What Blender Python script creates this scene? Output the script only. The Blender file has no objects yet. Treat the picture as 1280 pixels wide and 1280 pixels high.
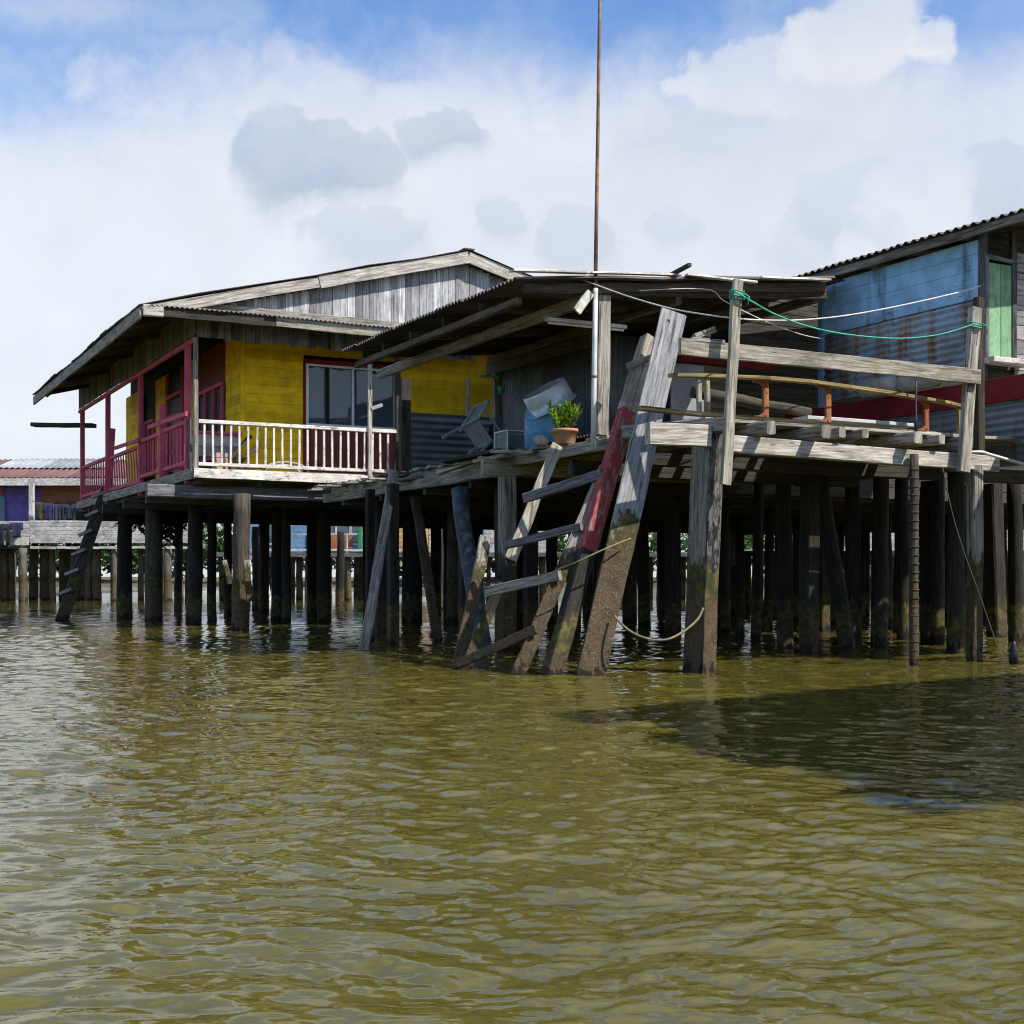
import bpy, math, random
import numpy as np
from mathutils import Vector, Matrix, noise as mnoise
R = random.Random(7)
V = Vector
scene = bpy.context.scene
COL = scene.collection
FPX, HOR, EYE = 1670.0, 722.0, 1.1           # focal length (photo px), horizon row, eye height
UR, UB = V((.887, .462, 0)), V((-.462, .887, 0))
ZUP = V((0, 0, 1))

def L(a, b, z=0.0):                           # village grid: a along the fronts, b away from the river
    return V((2.24 + .887*a - .462*b, 15.6 + .462*a + .887*b, z))
def P(px, py, Y):
    return V(((px - 640)/FPX*Y, Y, EYE + (HOR - py)/FPX*Y))
def A_at(px, b):                              # a of the vertical line px on the plane b
    r = (px - 640)/FPX
    return (r*(15.6 + .887*b) - 2.24 + .462*b)/(.887 - .462*r)
def B_at(px, a):
    r = (px - 640)/FPX
    return (2.24 + .887*a - r*(15.6 + .462*a))/(.462 + .887*r)

# ------------------------------------------------------------------ mesh builder
class MB:
    def __init__(s): s.v, s.f, s.uv, s.t, s.sm = [], [], [], [], []
    def face(s, idx, uv, tint, smooth=False):
        s.f.append(idx); s.uv.append(uv); s.t.append(tint); s.sm.append(smooth)
    def ring_sweep(s, rings, us, vs, tint, caps=True, smooth=False):
        n = len(rings[0]); base = len(s.v)
        for r in rings: s.v.extend(r)
        for i in range(len(rings) - 1):
            for j in range(n):
                k = (j + 1) % n
                a0 = base + i*n
                s.face((a0 + j, a0 + k, a0 + n + k, a0 + n + j),
                       ((us[i], vs[j]), (us[i], vs[j + 1]), (us[i + 1], vs[j + 1]), (us[i + 1], vs[j])), tint, smooth)
        if caps:
            for i, rev in ((0, True), (len(rings) - 1, False)):
                idx = [base + i*n + j for j in range(n)]
                if rev: idx.reverse()
                s.face(tuple(idx), tuple((us[i] + .02*math.cos(j), vs[0] + .05*math.sin(j)) for j in range(n)), tint)
    def bar(s, p, q, w, h, up=None, seg=1, wob=0., ch=.14, taper=1., tint=None, ragged=0.):
        p, q = V(p), V(q); d = q - p; ln = d.length
        if ln < 1e-5: return
        d.normalize(); up = V(up) if up is not None else ZUP
        if abs(d.dot(up)) > .97: up = V((.46, -.887, 0)) if abs(d.z) > .9 else V((.1, .2, 1))
        side = d.cross(up).normalized(); upv = side.cross(d).normalized()
        c = min(w, h)*ch; x, y = w/2, h/2
        sec = [(-x + c, -y), (x - c, -y), (x, -y + c), (x, y - c), (x - c, y), (-x + c, y), (-x, y - c), (-x, -y + c)] if ch > 0 else [(-x, -y), (x, -y), (x, y), (-x, y)]
        per = [0.]
        for j in range(len(sec)):
            k = (j + 1) % len(sec); per.append(per[-1] + math.dist(sec[j], sec[k]))
        uo, vo = R.random()*50, R.random()*50
        rings, us = [], []
        for i in range(seg + 1):
            tt = i/seg; sc = 1 + (taper - 1)*tt
            off = side*R.uniform(-wob, wob) + upv*R.uniform(-wob, wob)
            ring = []
            for (sx, sy) in sec:
                r = p + d*(ln*tt) + off + side*sx*sc + upv*sy*sc
                if seg > 3: r = r + side*R.uniform(-1, 1)*min(.004, w*.04) + upv*R.uniform(-1, 1)*min(.004, h*.05)
                if ragged and i == seg: r = r + d*R.uniform(-ragged, 0)
                ring.append(r)
            rings.append(ring); us.append(uo + ln*tt)
        s.ring_sweep(rings, us, [vo + a for a in per], R.random() if tint is None else tint)
    def cyl(s, p, q, r0, r1=None, n=12, seg=4, wob=0., tint=None, caps=True):
        p, q = V(p), V(q); d = q - p; ln = d.length; d.normalize()
        r1 = r0 if r1 is None else r1
        up = V((1, 0, 0)) if abs(d.z) > .8 else ZUP
        side = d.cross(up).normalized(); upv = side.cross(d).normalized()
        uo, vo = R.random()*50, R.random()*50; rings, us = [], []
        for i in range(seg + 1):
            tt = i/seg; rr = (r0 + (r1 - r0)*tt)*(1 + (wob*4*mnoise.noise(V((uo, tt*ln*1.3, vo))) if wob else 0))
            off = side*R.uniform(-wob, wob) + upv*R.uniform(-wob, wob)
            rings.append([p + d*ln*tt + off + (side*math.cos(2*math.pi*j/n) + upv*math.sin(2*math.pi*j/n))*rr*(1 + R.uniform(-wob, wob)*2) for j in range(n)])
            us.append(uo + ln*tt)
        s.ring_sweep(rings, us, [vo + 2*math.pi*r0*j/n for j in range(n + 1)], R.random() if tint is None else tint, caps, True)
    def tube(s, pts, r, n=6, tint=.5):
        pts = [V(p) for p in pts]; rings, us, u = [], [], 0.
        for i, p in enumerate(pts):
            d = (pts[min(i + 1, len(pts) - 1)] - pts[max(i - 1, 0)]).normalized()
            up = ZUP if abs(d.z) < .9 else V((1, 0, 0))
            side = d.cross(up).normalized(); upv = side.cross(d)
            rings.append([p + (side*math.cos(2*math.pi*j/n) + upv*math.sin(2*math.pi*j/n))*r for j in range(n)])
            if i: u += (p - pts[i - 1]).length
            us.append(u)
        s.ring_sweep(rings, us, [2*math.pi*r*j/n for j in range(n + 1)], tint, True, True)
    def lathe(s, prof, M=None, n=28, tint=.5):
        base = len(s.v); m = len(prof)
        for (r, z) in prof:
            for j in range(n):
                q = V((r*math.cos(2*math.pi*j/n), r*math.sin(2*math.pi*j/n), z)); s.v.append(M @ q if M else q)
        for i in range(m - 1):
            for j in range(n):
                k = (j + 1) % n
                s.face((base + i*n + j, base + i*n + k, base + (i + 1)*n + k, base + (i + 1)*n + j),
                       ((j/n, prof[i][1]), ((j + 1)/n, prof[i][1]), ((j + 1)/n, prof[i + 1][1]), (j/n, prof[i + 1][1])), tint, True)
    def quad(s, pts, tint=.5):
        b = len(s.v); s.v.extend(V(p) for p in pts); n = len(pts)
        s.face(tuple(range(b, b + n)), tuple(((0, 0), (1, 0), (1, 1), (0, 1))[i % 4] for i in range(n)), tint)
    def boards(s, O, U, W, lu, lv, bw, t=.025, gap=.012, off=.004, length=None, seg=1, back=True):
        U, W = V(U).normalized(), V(W).normalized(); N = U.cross(W).normalized(); v = 0.
        if back and length is None: s.bar(V(O) + W*lv/2 + U*.01, V(O) + W*lv/2 + U*(lu - .01), lv - .03, t*.35, up=N, ch=0, tint=0.)
        while v < lv - .01:
            b = min(bw*R.uniform(.94, 1.06), lv - v)
            s0, s1 = (0., lu) if length is None else length(v + b/2)
            if s1 - s0 > .03:
                c = V(O) + W*(v + b/2) + N*R.uniform(-off, off)
                s.bar(c + U*s0, c + U*s1, max(.02, b - gap), t, up=N, ch=.1, seg=seg)
            v += b
    def corr(s, O, U, W, lu, lv, pitch=.09, amp=.016, nu=4, sag=.012, per=6, ragged=.0):
        """corrugated sheet: ridges along U, waves across W, two skins 5 mm apart"""
        U, W = V(U).normalized(), V(W).normalized(); N = U.cross(W).normalized()
        nw = max(6, int(lv/pitch*per)); ph = R.random()*6; uo = R.random()*40
        sheet = max(1, round(lv/.8)); rag = [R.uniform(-ragged, ragged) for _ in range(sheet + 1)]; tints = [R.random() for _ in range(sheet + 1)]
        for side, dz in ((0, 0.), (1, -.005)):
            base = len(s.v)
            for i in range(nu + 1):
                for j in range(nw + 1):
                    w = lv*j/nw; k = min(sheet, int(w/.8)); u = lu*i/nu + (rag[k] if i in (0, nu) else 0)
                    z = amp*math.sin(2*math.pi*w/pitch + ph) + sag*math.sin(3.1*u + w*.9 + ph) + dz + .004*k % .009
                    s.v.append(V(O) + U*u + W*w + N*z)
            for i in range(nu):
                for j in range(nw):
                    q = [base + i*(nw + 1) + j, base + i*(nw + 1) + j + 1, base + (i + 1)*(nw + 1) + j + 1, base + (i + 1)*(nw + 1) + j]
                    uv = [(uo + lu*i/nu, lv*j/nw), (uo + lu*i/nu, lv*(j + 1)/nw), (uo + lu*(i + 1)/nu, lv*(j + 1)/nw), (uo + lu*(i + 1)/nu, lv*j/nw)]
                    if side: q.reverse(); uv.reverse()
                    s.face(tuple(q), tuple(uv), tints[min(sheet, int(lv*(j + .5)/nw/.8))], True)
        cnt = (nu + 1)*(nw + 1); b0 = len(s.v) - 2*cnt
        for i in (0, nu):
            for j in range(nw):
                s.face((b0 + i*(nw + 1) + j, b0 + i*(nw + 1) + j + 1, b0 + cnt + i*(nw + 1) + j + 1, b0 + cnt + i*(nw + 1) + j), ((0, 0), (.1, 0), (.1, .1), (0, .1)), .9)
    def xf(s, M):
        s.v = [M @ V(p) for p in s.v]; return s
    def build(s, name, mat, parent=None, label=None, base=None):
        me = bpy.data.meshes.new(name)
        b = BASE.get(parent.name, V((0, 0, 0))) if parent else (V(base) if base is not None else V((0, 0, 0)))
        me.from_pydata([tuple(V(p) - b) for p in s.v], [], s.f)
        uvl = me.uv_layers.new(name='UVMap'); flat = [c for f in s.uv for p in f for c in p]
        uvl.data.foreach_set('uv', flat)
        at = me.attributes.new('tint', 'FLOAT', 'FACE'); at.data.foreach_set('value', s.t)
        me.polygons.foreach_set('use_smooth', s.sm)
        me.materials.append(mat); me.update()
        o = bpy.data.objects.new(name, me); COL.objects.link(o)
        if parent: o.parent = parent; BASE[o.name] = b
        elif base is not None: o.location = b; BASE[o.name] = b
        if label: o['label'] = label
        return o
BASE = {}
def tag(o, label, cat, group=None, kind=None):
    o['label'] = label; o['category'] = cat
    if group: o['group'] = group
    if kind: o['kind'] = kind
    return o
def thing(name, label, cat, loc, group=None):
    o = bpy.data.objects.new(name, None); COL.objects.link(o); o.empty_display_size = .3
    o.location = loc; BASE[o.name] = V(loc); return tag(o, label, cat, group)
def single(mb, name, mat, label, cat, base, group=None):
    return tag(mb.build(name, mat, None, None, base), label, cat, group)
def one(name, mat, parent, fn, *a, **k):
    m = MB(); getattr(m, fn)(*a, **k); return m.build(name, mat, parent)

# ------------------------------------------------------------------ materials
class NT:
    def __init__(s, nt): s.nt = nt; s.lk = nt.links
    def n(s, typ, ins=None, **props):
        nd = s.nt.nodes.new(typ)
        for k, v in props.items(): setattr(nd, k, v)
        for k, v in (ins or {}).items():
            if hasattr(v, 'bl_idname') or isinstance(v, bpy.types.NodeSocket): s.lk.new(v, nd.inputs[k])
            else: nd.inputs[k].default_value = v
        return nd
    def m(s, op, a, b=None, c=None, clamp=False):
        nd = s.nt.nodes.new('ShaderNodeMath'); nd.operation = op; nd.use_clamp = clamp
        for i, x in enumerate((a, b, c)):
            if x is None: continue
            if isinstance(x, bpy.types.NodeSocket): s.lk.new(x, nd.inputs[i])
            else: nd.inputs[i].default_value = x
        return nd.outputs[0]
    def ss(s, x, lo, hi):
        nd = s.n('ShaderNodeMapRange', {0: x, 1: lo, 2: hi, 3: 0., 4: 1.}, interpolation_type='SMOOTHSTEP'); return nd.outputs[0]
    def mix(s, fac, a, b, blend='MIX'):
        nd = s.nt.nodes.new('ShaderNodeMix'); nd.data_type = 'RGBA'; nd.blend_type = blend
        for i, x in ((0, fac), (6, a), (7, b)):
            if isinstance(x, bpy.types.NodeSocket): s.lk.new(x, nd.inputs[i])
            else: nd.inputs[i].default_value = (x if not isinstance(x, tuple) or len(x) == 4 else (*x, 1)) if i else x
        return nd.outputs[2]
    def noise(s, vec, scale, detail=5, rough=.6, dist=0., out=0):
        return s.n('ShaderNodeTexNoise', {'Vector': vec, 'Scale': scale, 'Detail': detail, 'Roughness': rough, 'Distortion': dist}).outputs[out]
    def mapv(s, vec, scale, loc=(0, 0, 0)):
        return s.n('ShaderNodeMapping', {'Vector': vec, 'Scale': scale, 'Location': loc}).outputs[0]
def new_mat(name):
    m = bpy.data.materials.new(name); m.use_nodes = True; nt = m.node_tree; nt.nodes.clear()
    g = NT(nt); out = g.n('ShaderNodeOutputMaterial'); bs = g.n('ShaderNodeBsdfPrincipled'); nt.links.new(bs.outputs[0], out.inputs[0])
    return m, g, bs
def setin(g, bs, **k):
    for n, v in k.items():
        n = n.replace('_', ' ')
        if isinstance(v, bpy.types.NodeSocket): g.lk.new(v, bs.inputs[n])
        else: bs.inputs[n].default_value = (*v, 1) if isinstance(v, tuple) and len(v) == 3 else v
def wood(name, light, dark, vary=.5, paint=None, wear=.5, moss=0., tide=None, rough=.85, bump=.5, grain=1., stain=None, stain_amt=0.):
    """weathered timber: grain along the UV u axis; optional flaking paint, moss and a tide band stained into the wood"""
    m, g, bs = new_mat(name)
    uv = g.n('ShaderNodeUVMap', uv_map='UVMap').outputs[0]
    pos = g.n('ShaderNodeNewGeometry').outputs['Position']
    tint = g.n('ShaderNodeAttribute', attribute_name='tint').outputs['Fac']
    gr = g.noise(g.mapv(uv, (1.1*grain, 17*grain, 1)), 1.6, 8, .72, .7)
    big = g.noise(pos, 1.7, 5, .6)
    crack = g.noise(g.mapv(uv, (.55, 17, 1)), 1.3, 6, .62, .5)
    col = g.mix(g.ss(gr, .34, .66), dark, light)
    col = g.mix(g.m('MULTIPLY', g.ss(big, .5, .75), .55), col, tuple(c*.45 for c in dark))
    col = g.mix(g.m('MULTIPLY', g.ss(crack, .585, .64), .85), col, tuple(c*.25 for c in dark))
    strk = g.noise(g.mapv(uv, (.9, 5, 1)), 1.4, 6, .7, .5)
    col = g.mix(g.m('MULTIPLY', g.ss(strk, .54, .74), .75), col, tuple(c*.4 for c in dark))
    col = g.mix(g.m('MULTIPLY', g.ss(strk, .42, .26), .45), col, tuple(min(.7, c*1.35) for c in light))
    knot = g.n('ShaderNodeTexVoronoi', {'Vector': g.mapv(uv, (1.6, 7, 1)), 'Scale': 1.}).outputs['Distance']
    col = g.mix(g.m('MULTIPLY', g.ss(knot, .11, .04), .8), col, tuple(c*.35 for c in dark))
    if paint:
        pn = g.m('ADD', g.m('MULTIPLY', g.noise(g.mapv(uv, (2.2, 8, 1)), 2.5, 7, .7), .7), g.m('MULTIPLY', big, .3))
        pc = g.mix(g.ss(g.noise(pos, 3.3, 4), .35, .7), paint, tuple(c*.72 for c in paint))
        col = g.mix(g.ss(pn, .30 + .4*wear, .24 + .4*wear), pc, col) if False else g.mix(g.ss(pn, .62 - .3*wear, .70 - .3*wear), pc, col)
    if stain:
        sn = g.noise(g.mapv(pos, (2.6, 2.6, .4)), 1.4, 7, .65)
        col = g.mix(g.m('MULTIPLY', g.ss(sn, .5, .72), stain_amt), col, stain)
    if moss:
        mn = g.noise(pos, 4.5, 6, .65)
        col = g.mix(g.m('MULTIPLY', g.ss(mn, .6 - .2*moss, .72), min(1, moss*1.2)), col, (.16, .17, .045))
    if vary:
        f = g.m('ADD', 1 - vary*.5, g.m('MULTIPLY', tint, vary))
        col = g.mix(1., col, g.n('ShaderNodeCombineColor', {0: f, 1: f, 2: f}).outputs[0], 'MULTIPLY')
    bh = g.m('ADD', gr, g.m('MULTIPLY', crack, .6))
    if tide:
        z = g.n('ShaderNodeSeparateXYZ', {0: pos}).outputs[2]
        zz = g.m('ADD', z, g.m('MULTIPLY', g.m('SUBTRACT', g.noise(pos, 3., 4), .5), .7))
        barn = g.noise(pos, 60, 5, .75)
        bc = g.mix(g.ss(barn, .3, .75), (.05, .036, .022), (.19, .13, .075))
        algae = g.mix(g.ss(g.noise(pos, 9, 4), .45, .65), (.05, .045, .018), (.12, .10, .03))
        zz = g.m('ADD', zz, g.m('MULTIPLY', g.m('SUBTRACT', g.noise(g.mapv(pos, (9, 9, 2.5)), 1.5, 5, .7), .5), .9))
        bc = g.mix(g.m('MULTIPLY', g.ss(g.noise(pos, 7, 6, .7), .45, .65), .7), bc, (.045, .04, .02)); bc = g.mix(g.m('MULTIPLY', g.ss(g.noise(pos, 23, 4, .7), .56, .66), .5), bc, (.26, .21, .15))
        col = g.mix(g.ss(zz, tide + .50, tide + .36), col, algae)
        col = g.mix(g.ss(zz, tide + .12, tide - .02), col, bc)
        wet = g.ss(zz, .16, .04)
        col = g.mix(wet, col, (.02, .016, .01))
        bh = g.m('ADD', bh, g.m('MULTIPLY', g.m('MULTIPLY', barn, g.ss(zz, tide + .3, tide - .1)), 2.))
    setin(g, bs, Base_Color=col, Roughness=rough)
    bs.inputs['Specular IOR Level'].default_value = .25
    b = g.n('ShaderNodeBump', {'Height': bh, 'Strength': bump, 'Distance': .02}); g.lk.new(b.outputs[0], bs.inputs['Normal'])
    return m
def sheet(name, base, base2, rust=(.16, .06, .025), amount=.5, rough=.55, metal=.0, streak=True, moss=0.):
    m, g, bs = new_mat(name)
    pos = g.n('ShaderNodeNewGeometry').outputs['Position']
    uv = g.n('ShaderNodeUVMap', uv_map='UVMap').outputs[0]
    tint = g.n('ShaderNodeAttribute', attribute_name='tint').outputs['Fac']
    col = g.mix(g.ss(g.noise(pos, 2.2, 6, .65), .35, .7), base, base2)
    st = g.noise(g.mapv(pos, (3.4, 3.4, .4)) if streak else pos, 1.6, 7, .65, .4)
    st = g.m('ADD', g.m('MULTIPLY', st, .7), g.m('MULTIPLY', g.noise(pos, 1.1, 3), .3))
    col = g.mix(g.ss(st, .66 - .3*amount, .76 - .2*amount), col, rust)
    col = g.mix(g.m('MULTIPLY', g.ss(g.noise(pos, 7, 6, .7), .5, .75), .55), col, tuple(c*.4 for c in rust))
    if moss: col = g.mix(g.m('MULTIPLY', g.ss(g.noise(g.mapv(pos, (3, 3, 1)), 1.2, 5), .48, .66), moss), col, (.035, .07, .05))
    f = g.m('ADD', .75, g.m('MULTIPLY', tint, .5))
    col = g.mix(1., col, g.n('ShaderNodeCombineColor', {0: f, 1: f, 2: f}).outputs[0], 'MULTIPLY')
    setin(g, bs, Base_Color=col, Roughness=rough, Metallic=metal); bs.inputs['Specular IOR Level'].default_value = .3
    b = g.n('ShaderNodeBump', {'Height': g.noise(pos, 16, 5), 'Strength': .25, 'Distance': .01}); g.lk.new(b.outputs[0], bs.inputs['Normal'])
    return m
def plain(name, c, rough=.5, metal=0., vary=.25, scale=9., spec=.4, dirt=None):
    m, g, bs = new_mat(name)
    pos = g.n('ShaderNodeTexCoord').outputs['Object']
    nz = g.noise(pos, scale, 6, .65)
    col = g.mix(g.ss(nz, .35, .7), tuple(x*(1 - vary) for x in c), tuple(min(1, x*(1 + vary*.6)) for x in c))
    if dirt: col = g.mix(g.ss(g.noise(pos, scale*.6, 7, .7), .52, .7), col, dirt)
    setin(g, bs, Base_Color=col, Roughness=rough, Metallic=metal); bs.inputs['Specular IOR Level'].default_value = spec
    return m

M = {}
M['grey'] = wood('grey_timber', (.42, .385, .33), (.13, .112, .092), .5)
M['grey_moss'] = wood('mossy_timber', (.41, .375, .31), (.13, .112, .088), .5, moss=.5)
M['pale'] = wood('pale_timber', (.56, .52, .46), (.20, .175, .145), .4)
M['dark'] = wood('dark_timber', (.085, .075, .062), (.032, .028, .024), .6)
M['brown'] = wood('brown_timber', (.10, .08, .058), (.035, .028, .02), .7)
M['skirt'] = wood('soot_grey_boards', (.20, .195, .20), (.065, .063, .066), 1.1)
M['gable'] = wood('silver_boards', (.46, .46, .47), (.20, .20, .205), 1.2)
M['stilt'] = wood('tidal_stilt', (.105, .085, .066), (.035, .028, .022), .6, tide=.75, bump=.9)
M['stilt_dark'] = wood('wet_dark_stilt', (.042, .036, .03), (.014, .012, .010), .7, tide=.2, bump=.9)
M['stilt_grey'] = wood('tidal_grey_timber', (.36, .33, .285), (.11, .095, .078), .4, tide=.95, bump=.9)
M['stilt_far'] = wood('far_stilt', (.22, .19, .15), (.07, .06, .05), .9, tide=.8)
M['plank_grey'] = wood('big_grey_plank', (.38, .38, .385), (.15, .148, .146), .15, tide=1.35, bump=.7)
M['plank_red'] = wood('red_painted_plank', (.44, .38, .31), (.20, .16, .12), .2, bump=.7)
M['black_post'] = wood('tarred_post', (.22, .21, .19), (.06, .056, .05), .3, paint=(.018, .018, .018), wear=.55, moss=.25, tide=.8)
M['pink'] = wood('pink_paint', (.20, .10, .10), (.10, .06, .06), .25, paint=(.60, .115, .18), wear=.15, bump=.2)
M['yellow'] = wood('yellow_paint', (.24, .18, .04), (.12, .09, .03), .35, paint=(.98, .62, .014), wear=.1, bump=.3, stain=(.46, .30, .016), stain_amt=.4)
M['redpanel'] = wood('brick_red_paint', (.15, .06, .05), (.07, .03, .03), .3, paint=(.20, .055, .045), wear=.3, bump=.3)
M['redband'] = wood('dark_red_paint', (.14, .05, .05), (.07, .03, .03), .2, paint=(.24, .02, .025), wear=.25, bump=.3)
M['white'] = wood('flaking_white_paint', (.42, .37, .30), (.20, .17, .13), .2, paint=(.72, .68, .62), wear=.35, bump=.5)
M['whitefar'] = wood('far_white_boards', (.42, .40, .37), (.28, .26, .24), .3, paint=(.62, .60, .57), wear=.55)
M['blue'] = wood('blue_paint', (.15, .19, .24), (.08, .10, .12), .2, paint=(.32, .54, .74), wear=.18, bump=.25, stain=(.035, .075, .07), stain_amt=.85)
M['green'] = wood('green_paint', (.20, .25, .16), (.10, .13, .08), .3, paint=(.22, .40, .22), wear=.35, bump=.3, stain=(.10, .13, .07), stain_amt=.5)
M['orange'] = wood('orange_paint', (.30, .16, .08), (.18, .1, .05), .3, paint=(.38, .125, .05), wear=.45)
M['ochre'] = wood('ochre_edge', (.38, .29, .12), (.17, .13, .06), .3, moss=.3)
M['purple'] = wood('purple_paint', (.16, .11, .28), (.10, .07, .18), .2, paint=(.20, .13, .42), wear=.15)
M['salmon'] = wood('salmon_paint', (.30, .15, .10), (.2, .1, .07), .2, paint=(.36, .14, .075), wear=.15)
M['farblue'] = wood('far_blue_paint', (.20, .28, .36), (.14, .2, .26), .2, paint=(.16, .30, .48), wear=.2)
M['fary'] = wood('far_orange_paint', (.4, .25, .1), (.25, .15, .07), .2, paint=(.55, .30, .12), wear=.2)
M['peel'] = wood('peeling_pale_boards', (.44, .43, .41), (.20, .19, .18), .9, paint=(.42, .38, .28), wear=.8)
M['roof_dark'] = sheet('dark_rusty_roofing', (.06, .055, .052), (.10, .085, .075), (.10, .045, .025), .5)
M['roof_edge'] = sheet('light_roofing', (.20, .19, .18), (.30, .28, .26), (.14, .07, .04), .45)
M['wall_zinc'] = sheet('grey_zinc_sheet', (.09, .10, .105), (.17, .18, .19), (.10, .06, .04), .3)
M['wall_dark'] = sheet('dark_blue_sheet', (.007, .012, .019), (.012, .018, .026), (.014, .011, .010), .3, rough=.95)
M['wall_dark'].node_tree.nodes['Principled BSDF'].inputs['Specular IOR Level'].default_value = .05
M['blue_zinc'] = sheet('blue_rusted_sheet', (.32, .45, .57), (.40, .50, .58), (.33, .14, .05), .68, moss=.35)
M['rust_zinc'] = sheet('rusted_skirt_sheet', (.16, .19, .22), (.22, .25, .28), (.17, .08, .04), .6)
M['roof_red'] = sheet('red_brown_roofing', (.15, .07, .06), (.19, .10, .085), (.12, .05, .04), .4)
M['roof_silver'] = sheet('bare_zinc_roofing', (.34, .36, .38), (.24, .26, .28), (.25, .14, .10), .35)
M['flash'] = plain('pale_flashing', (.62, .58, .52), .5, .2, .3, dirt=(.25, .2, .16))
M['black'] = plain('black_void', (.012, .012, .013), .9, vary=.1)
M['alu'] = plain('white_aluminium', (.68, .70, .72), .4, .3, .1)
M['pole'] = plain('white_pole_paint', (.62, .62, .62), .45, .1, .15, 3., dirt=(.3, .26, .22))
M['pole_rust'] = plain('rusty_pole', (.24, .14, .09), .7, .2, .4, 6.)
M['barrel'] = plain('blue_plastic', (.10, .29, .46), .4, 0, .2, 4., dirt=(.08, .2, .3))
M['tub'] = plain('dull_aluminium', (.56, .60, .65), .42, .3, .2, 5., dirt=(.3, .28, .25))
M['pot'] = plain('terracotta', (.50, .25, .13), .75, 0, .2, 8., dirt=(.42, .30, .20))
M['soil'] = plain('soil', (.05, .035, .02), .95)
M['chair'] = plain('grey_plastic', (.26, .29, .31), .45, 0, .15)
M['rope_w'] = plain('white_cord', (.62, .60, .56), .7)
M['rope_g'] = plain('green_rope', (.05, .38, .27), .6)
M['rope_b'] = plain('tan_rope', (.22, .18, .11), .85)
M['wire'] = plain('dark_wire', (.06, .06, .06), .6)
M['greenpl'] = plain('green_plastic', (.02, .22, .10), .4)
M['lampw'] = plain('lamp_housing', (.55, .53, .48), .5)
M['sack'] = plain('dusty_sack', (.40, .37, .33), .9, 0, .3, 6.)
M['cloth_k'] = plain('black_cloth', (.022, .024, .034), .9); M['cloth_b'] = plain('navy_cloth', (.03, .033, .09), .9)
M['cloth_o'] = plain('olive_cloth', (.05, .055, .025), .9); M['cloth_p'] = plain('purple_cloth', (.05, .035, .09), .9)
def glass(name, c, rough=.03, trans=0.):
    m, g, bs = new_mat(name); setin(g, bs, Base_Color=c, Roughness=rough, IOR=1.5)
    bs.inputs['Transmission Weight'].default_value = trans; bs.inputs['Specular IOR Level'].default_value = .6
    pos = g.n('ShaderNodeTexCoord').outputs['Object']
    b = g.n('ShaderNodeBump', {'Height': g.noise(pos, 1.1, 2), 'Strength': .05, 'Distance': .05}); g.lk.new(b.outputs[0], bs.inputs['Normal']); return m
M['glass'] = glass('window_glass', (.06, .085, .11))
M['pane'] = plain('matte_dark_pane', (.02, .022, .026), .55, 0, .3, 3., .15)  # dark matte colour in place of clear glass, so no sky mirrors in it
M['tank'] = plain('tank_glass', (.10, .17, .16), .3, 0, .2, 3., .3)
M['tank'].node_tree.nodes['Principled BSDF'].inputs['Alpha'].default_value = .5
def leafmat(name, a, b):
    m, g, bs = new_mat(name); t = g.n('ShaderNodeAttribute', attribute_name='tint').outputs['Fac']
    setin(g, bs, Base_Color=g.mix(t, a, b), Roughness=.45)
    tr = g.n('ShaderNodeBsdfTranslucent', {'Color': g.mix(t, tuple(x*1.3 for x in a), tuple(x*1.3 for x in b))})
    mx = g.n('ShaderNodeMixShader', {0: .3}); out = [n for n in g.nt.nodes if n.type == 'OUTPUT_MATERIAL'][0]
    g.lk.new(bs.outputs[0], mx.inputs[1]); g.lk.new(tr.outputs[0], mx.inputs[2]); g.lk.new(mx.outputs[0], out.inputs[0]); return m
M['leaf'] = leafmat('fresh_leaf', (.08, .20, .012), (.36, .50, .04))
M['tree'] = leafmat('tree_leaf', (.02, .045, .012), (.07, .12, .03))
M['fern'] = leafmat('fern_leaf', (.012, .03, .01), (.03, .06, .015))
M['bank'] = plain('mud_bank', (.10, .085, .05), .95, 0, .3, .5)

def lerp(p, q, t): return V(p).lerp(V(q), t)
def smooth(pts, k=5):
    pts = [V(p) for p in pts]; out = []
    for i in range(len(pts) - 1):
        p0, p1, p2, p3 = pts[max(i - 1, 0)], pts[i], pts[i + 1], pts[min(i + 2, len(pts) - 1)]
        for j in range(k):
            t = j/k; out.append(.5*(2*p1 + (p2 - p0)*t + (2*p0 - 5*p1 + 4*p2 - p3)*t*t + (3*p1 - p0 - 3*p2 + p3)*t**3))
    return out + [pts[-1]]
def sagline(p, q, sag, n=18):
    return [lerp(p, q, i/n) - ZUP*sag*4*(i/n)*(1 - i/n) for i in range(n + 1)]

# ================================================================== timber platform (jetty) in the middle
G_PILES = None
plat = thing('timber_platform', 'weathered grey timber platform on stilts with a broken handrail, in front of the sheds', 'jetty', L(2.3, 3, 0))
DZ = 2.98
m = MB(); b = .02
while b < 13.9:
    w = R.uniform(.13, .19)
    if R.random() > .06:
        a0 = .2 if 2.8 < b < 3.45 else R.uniform(-.1, .12); a1 = 5.25 if b < 4 else 6.2
        cut = R.uniform(2, 4)
        m.bar(L(a0, b + w/2, DZ - .02 + R.uniform(-.008, .008)), L(cut - .01, b + w/2, DZ - .02 + R.uniform(-.008, .008)), w - .018, .04, ch=.1)
        m.bar(L(cut + .01, b + w/2, DZ - .02), L(a1, b + w/2, DZ - .02 + R.uniform(-.008, .008)), w - .018, .04, ch=.1)
    b += w
m.build('deck', M['grey'], plat)
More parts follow.
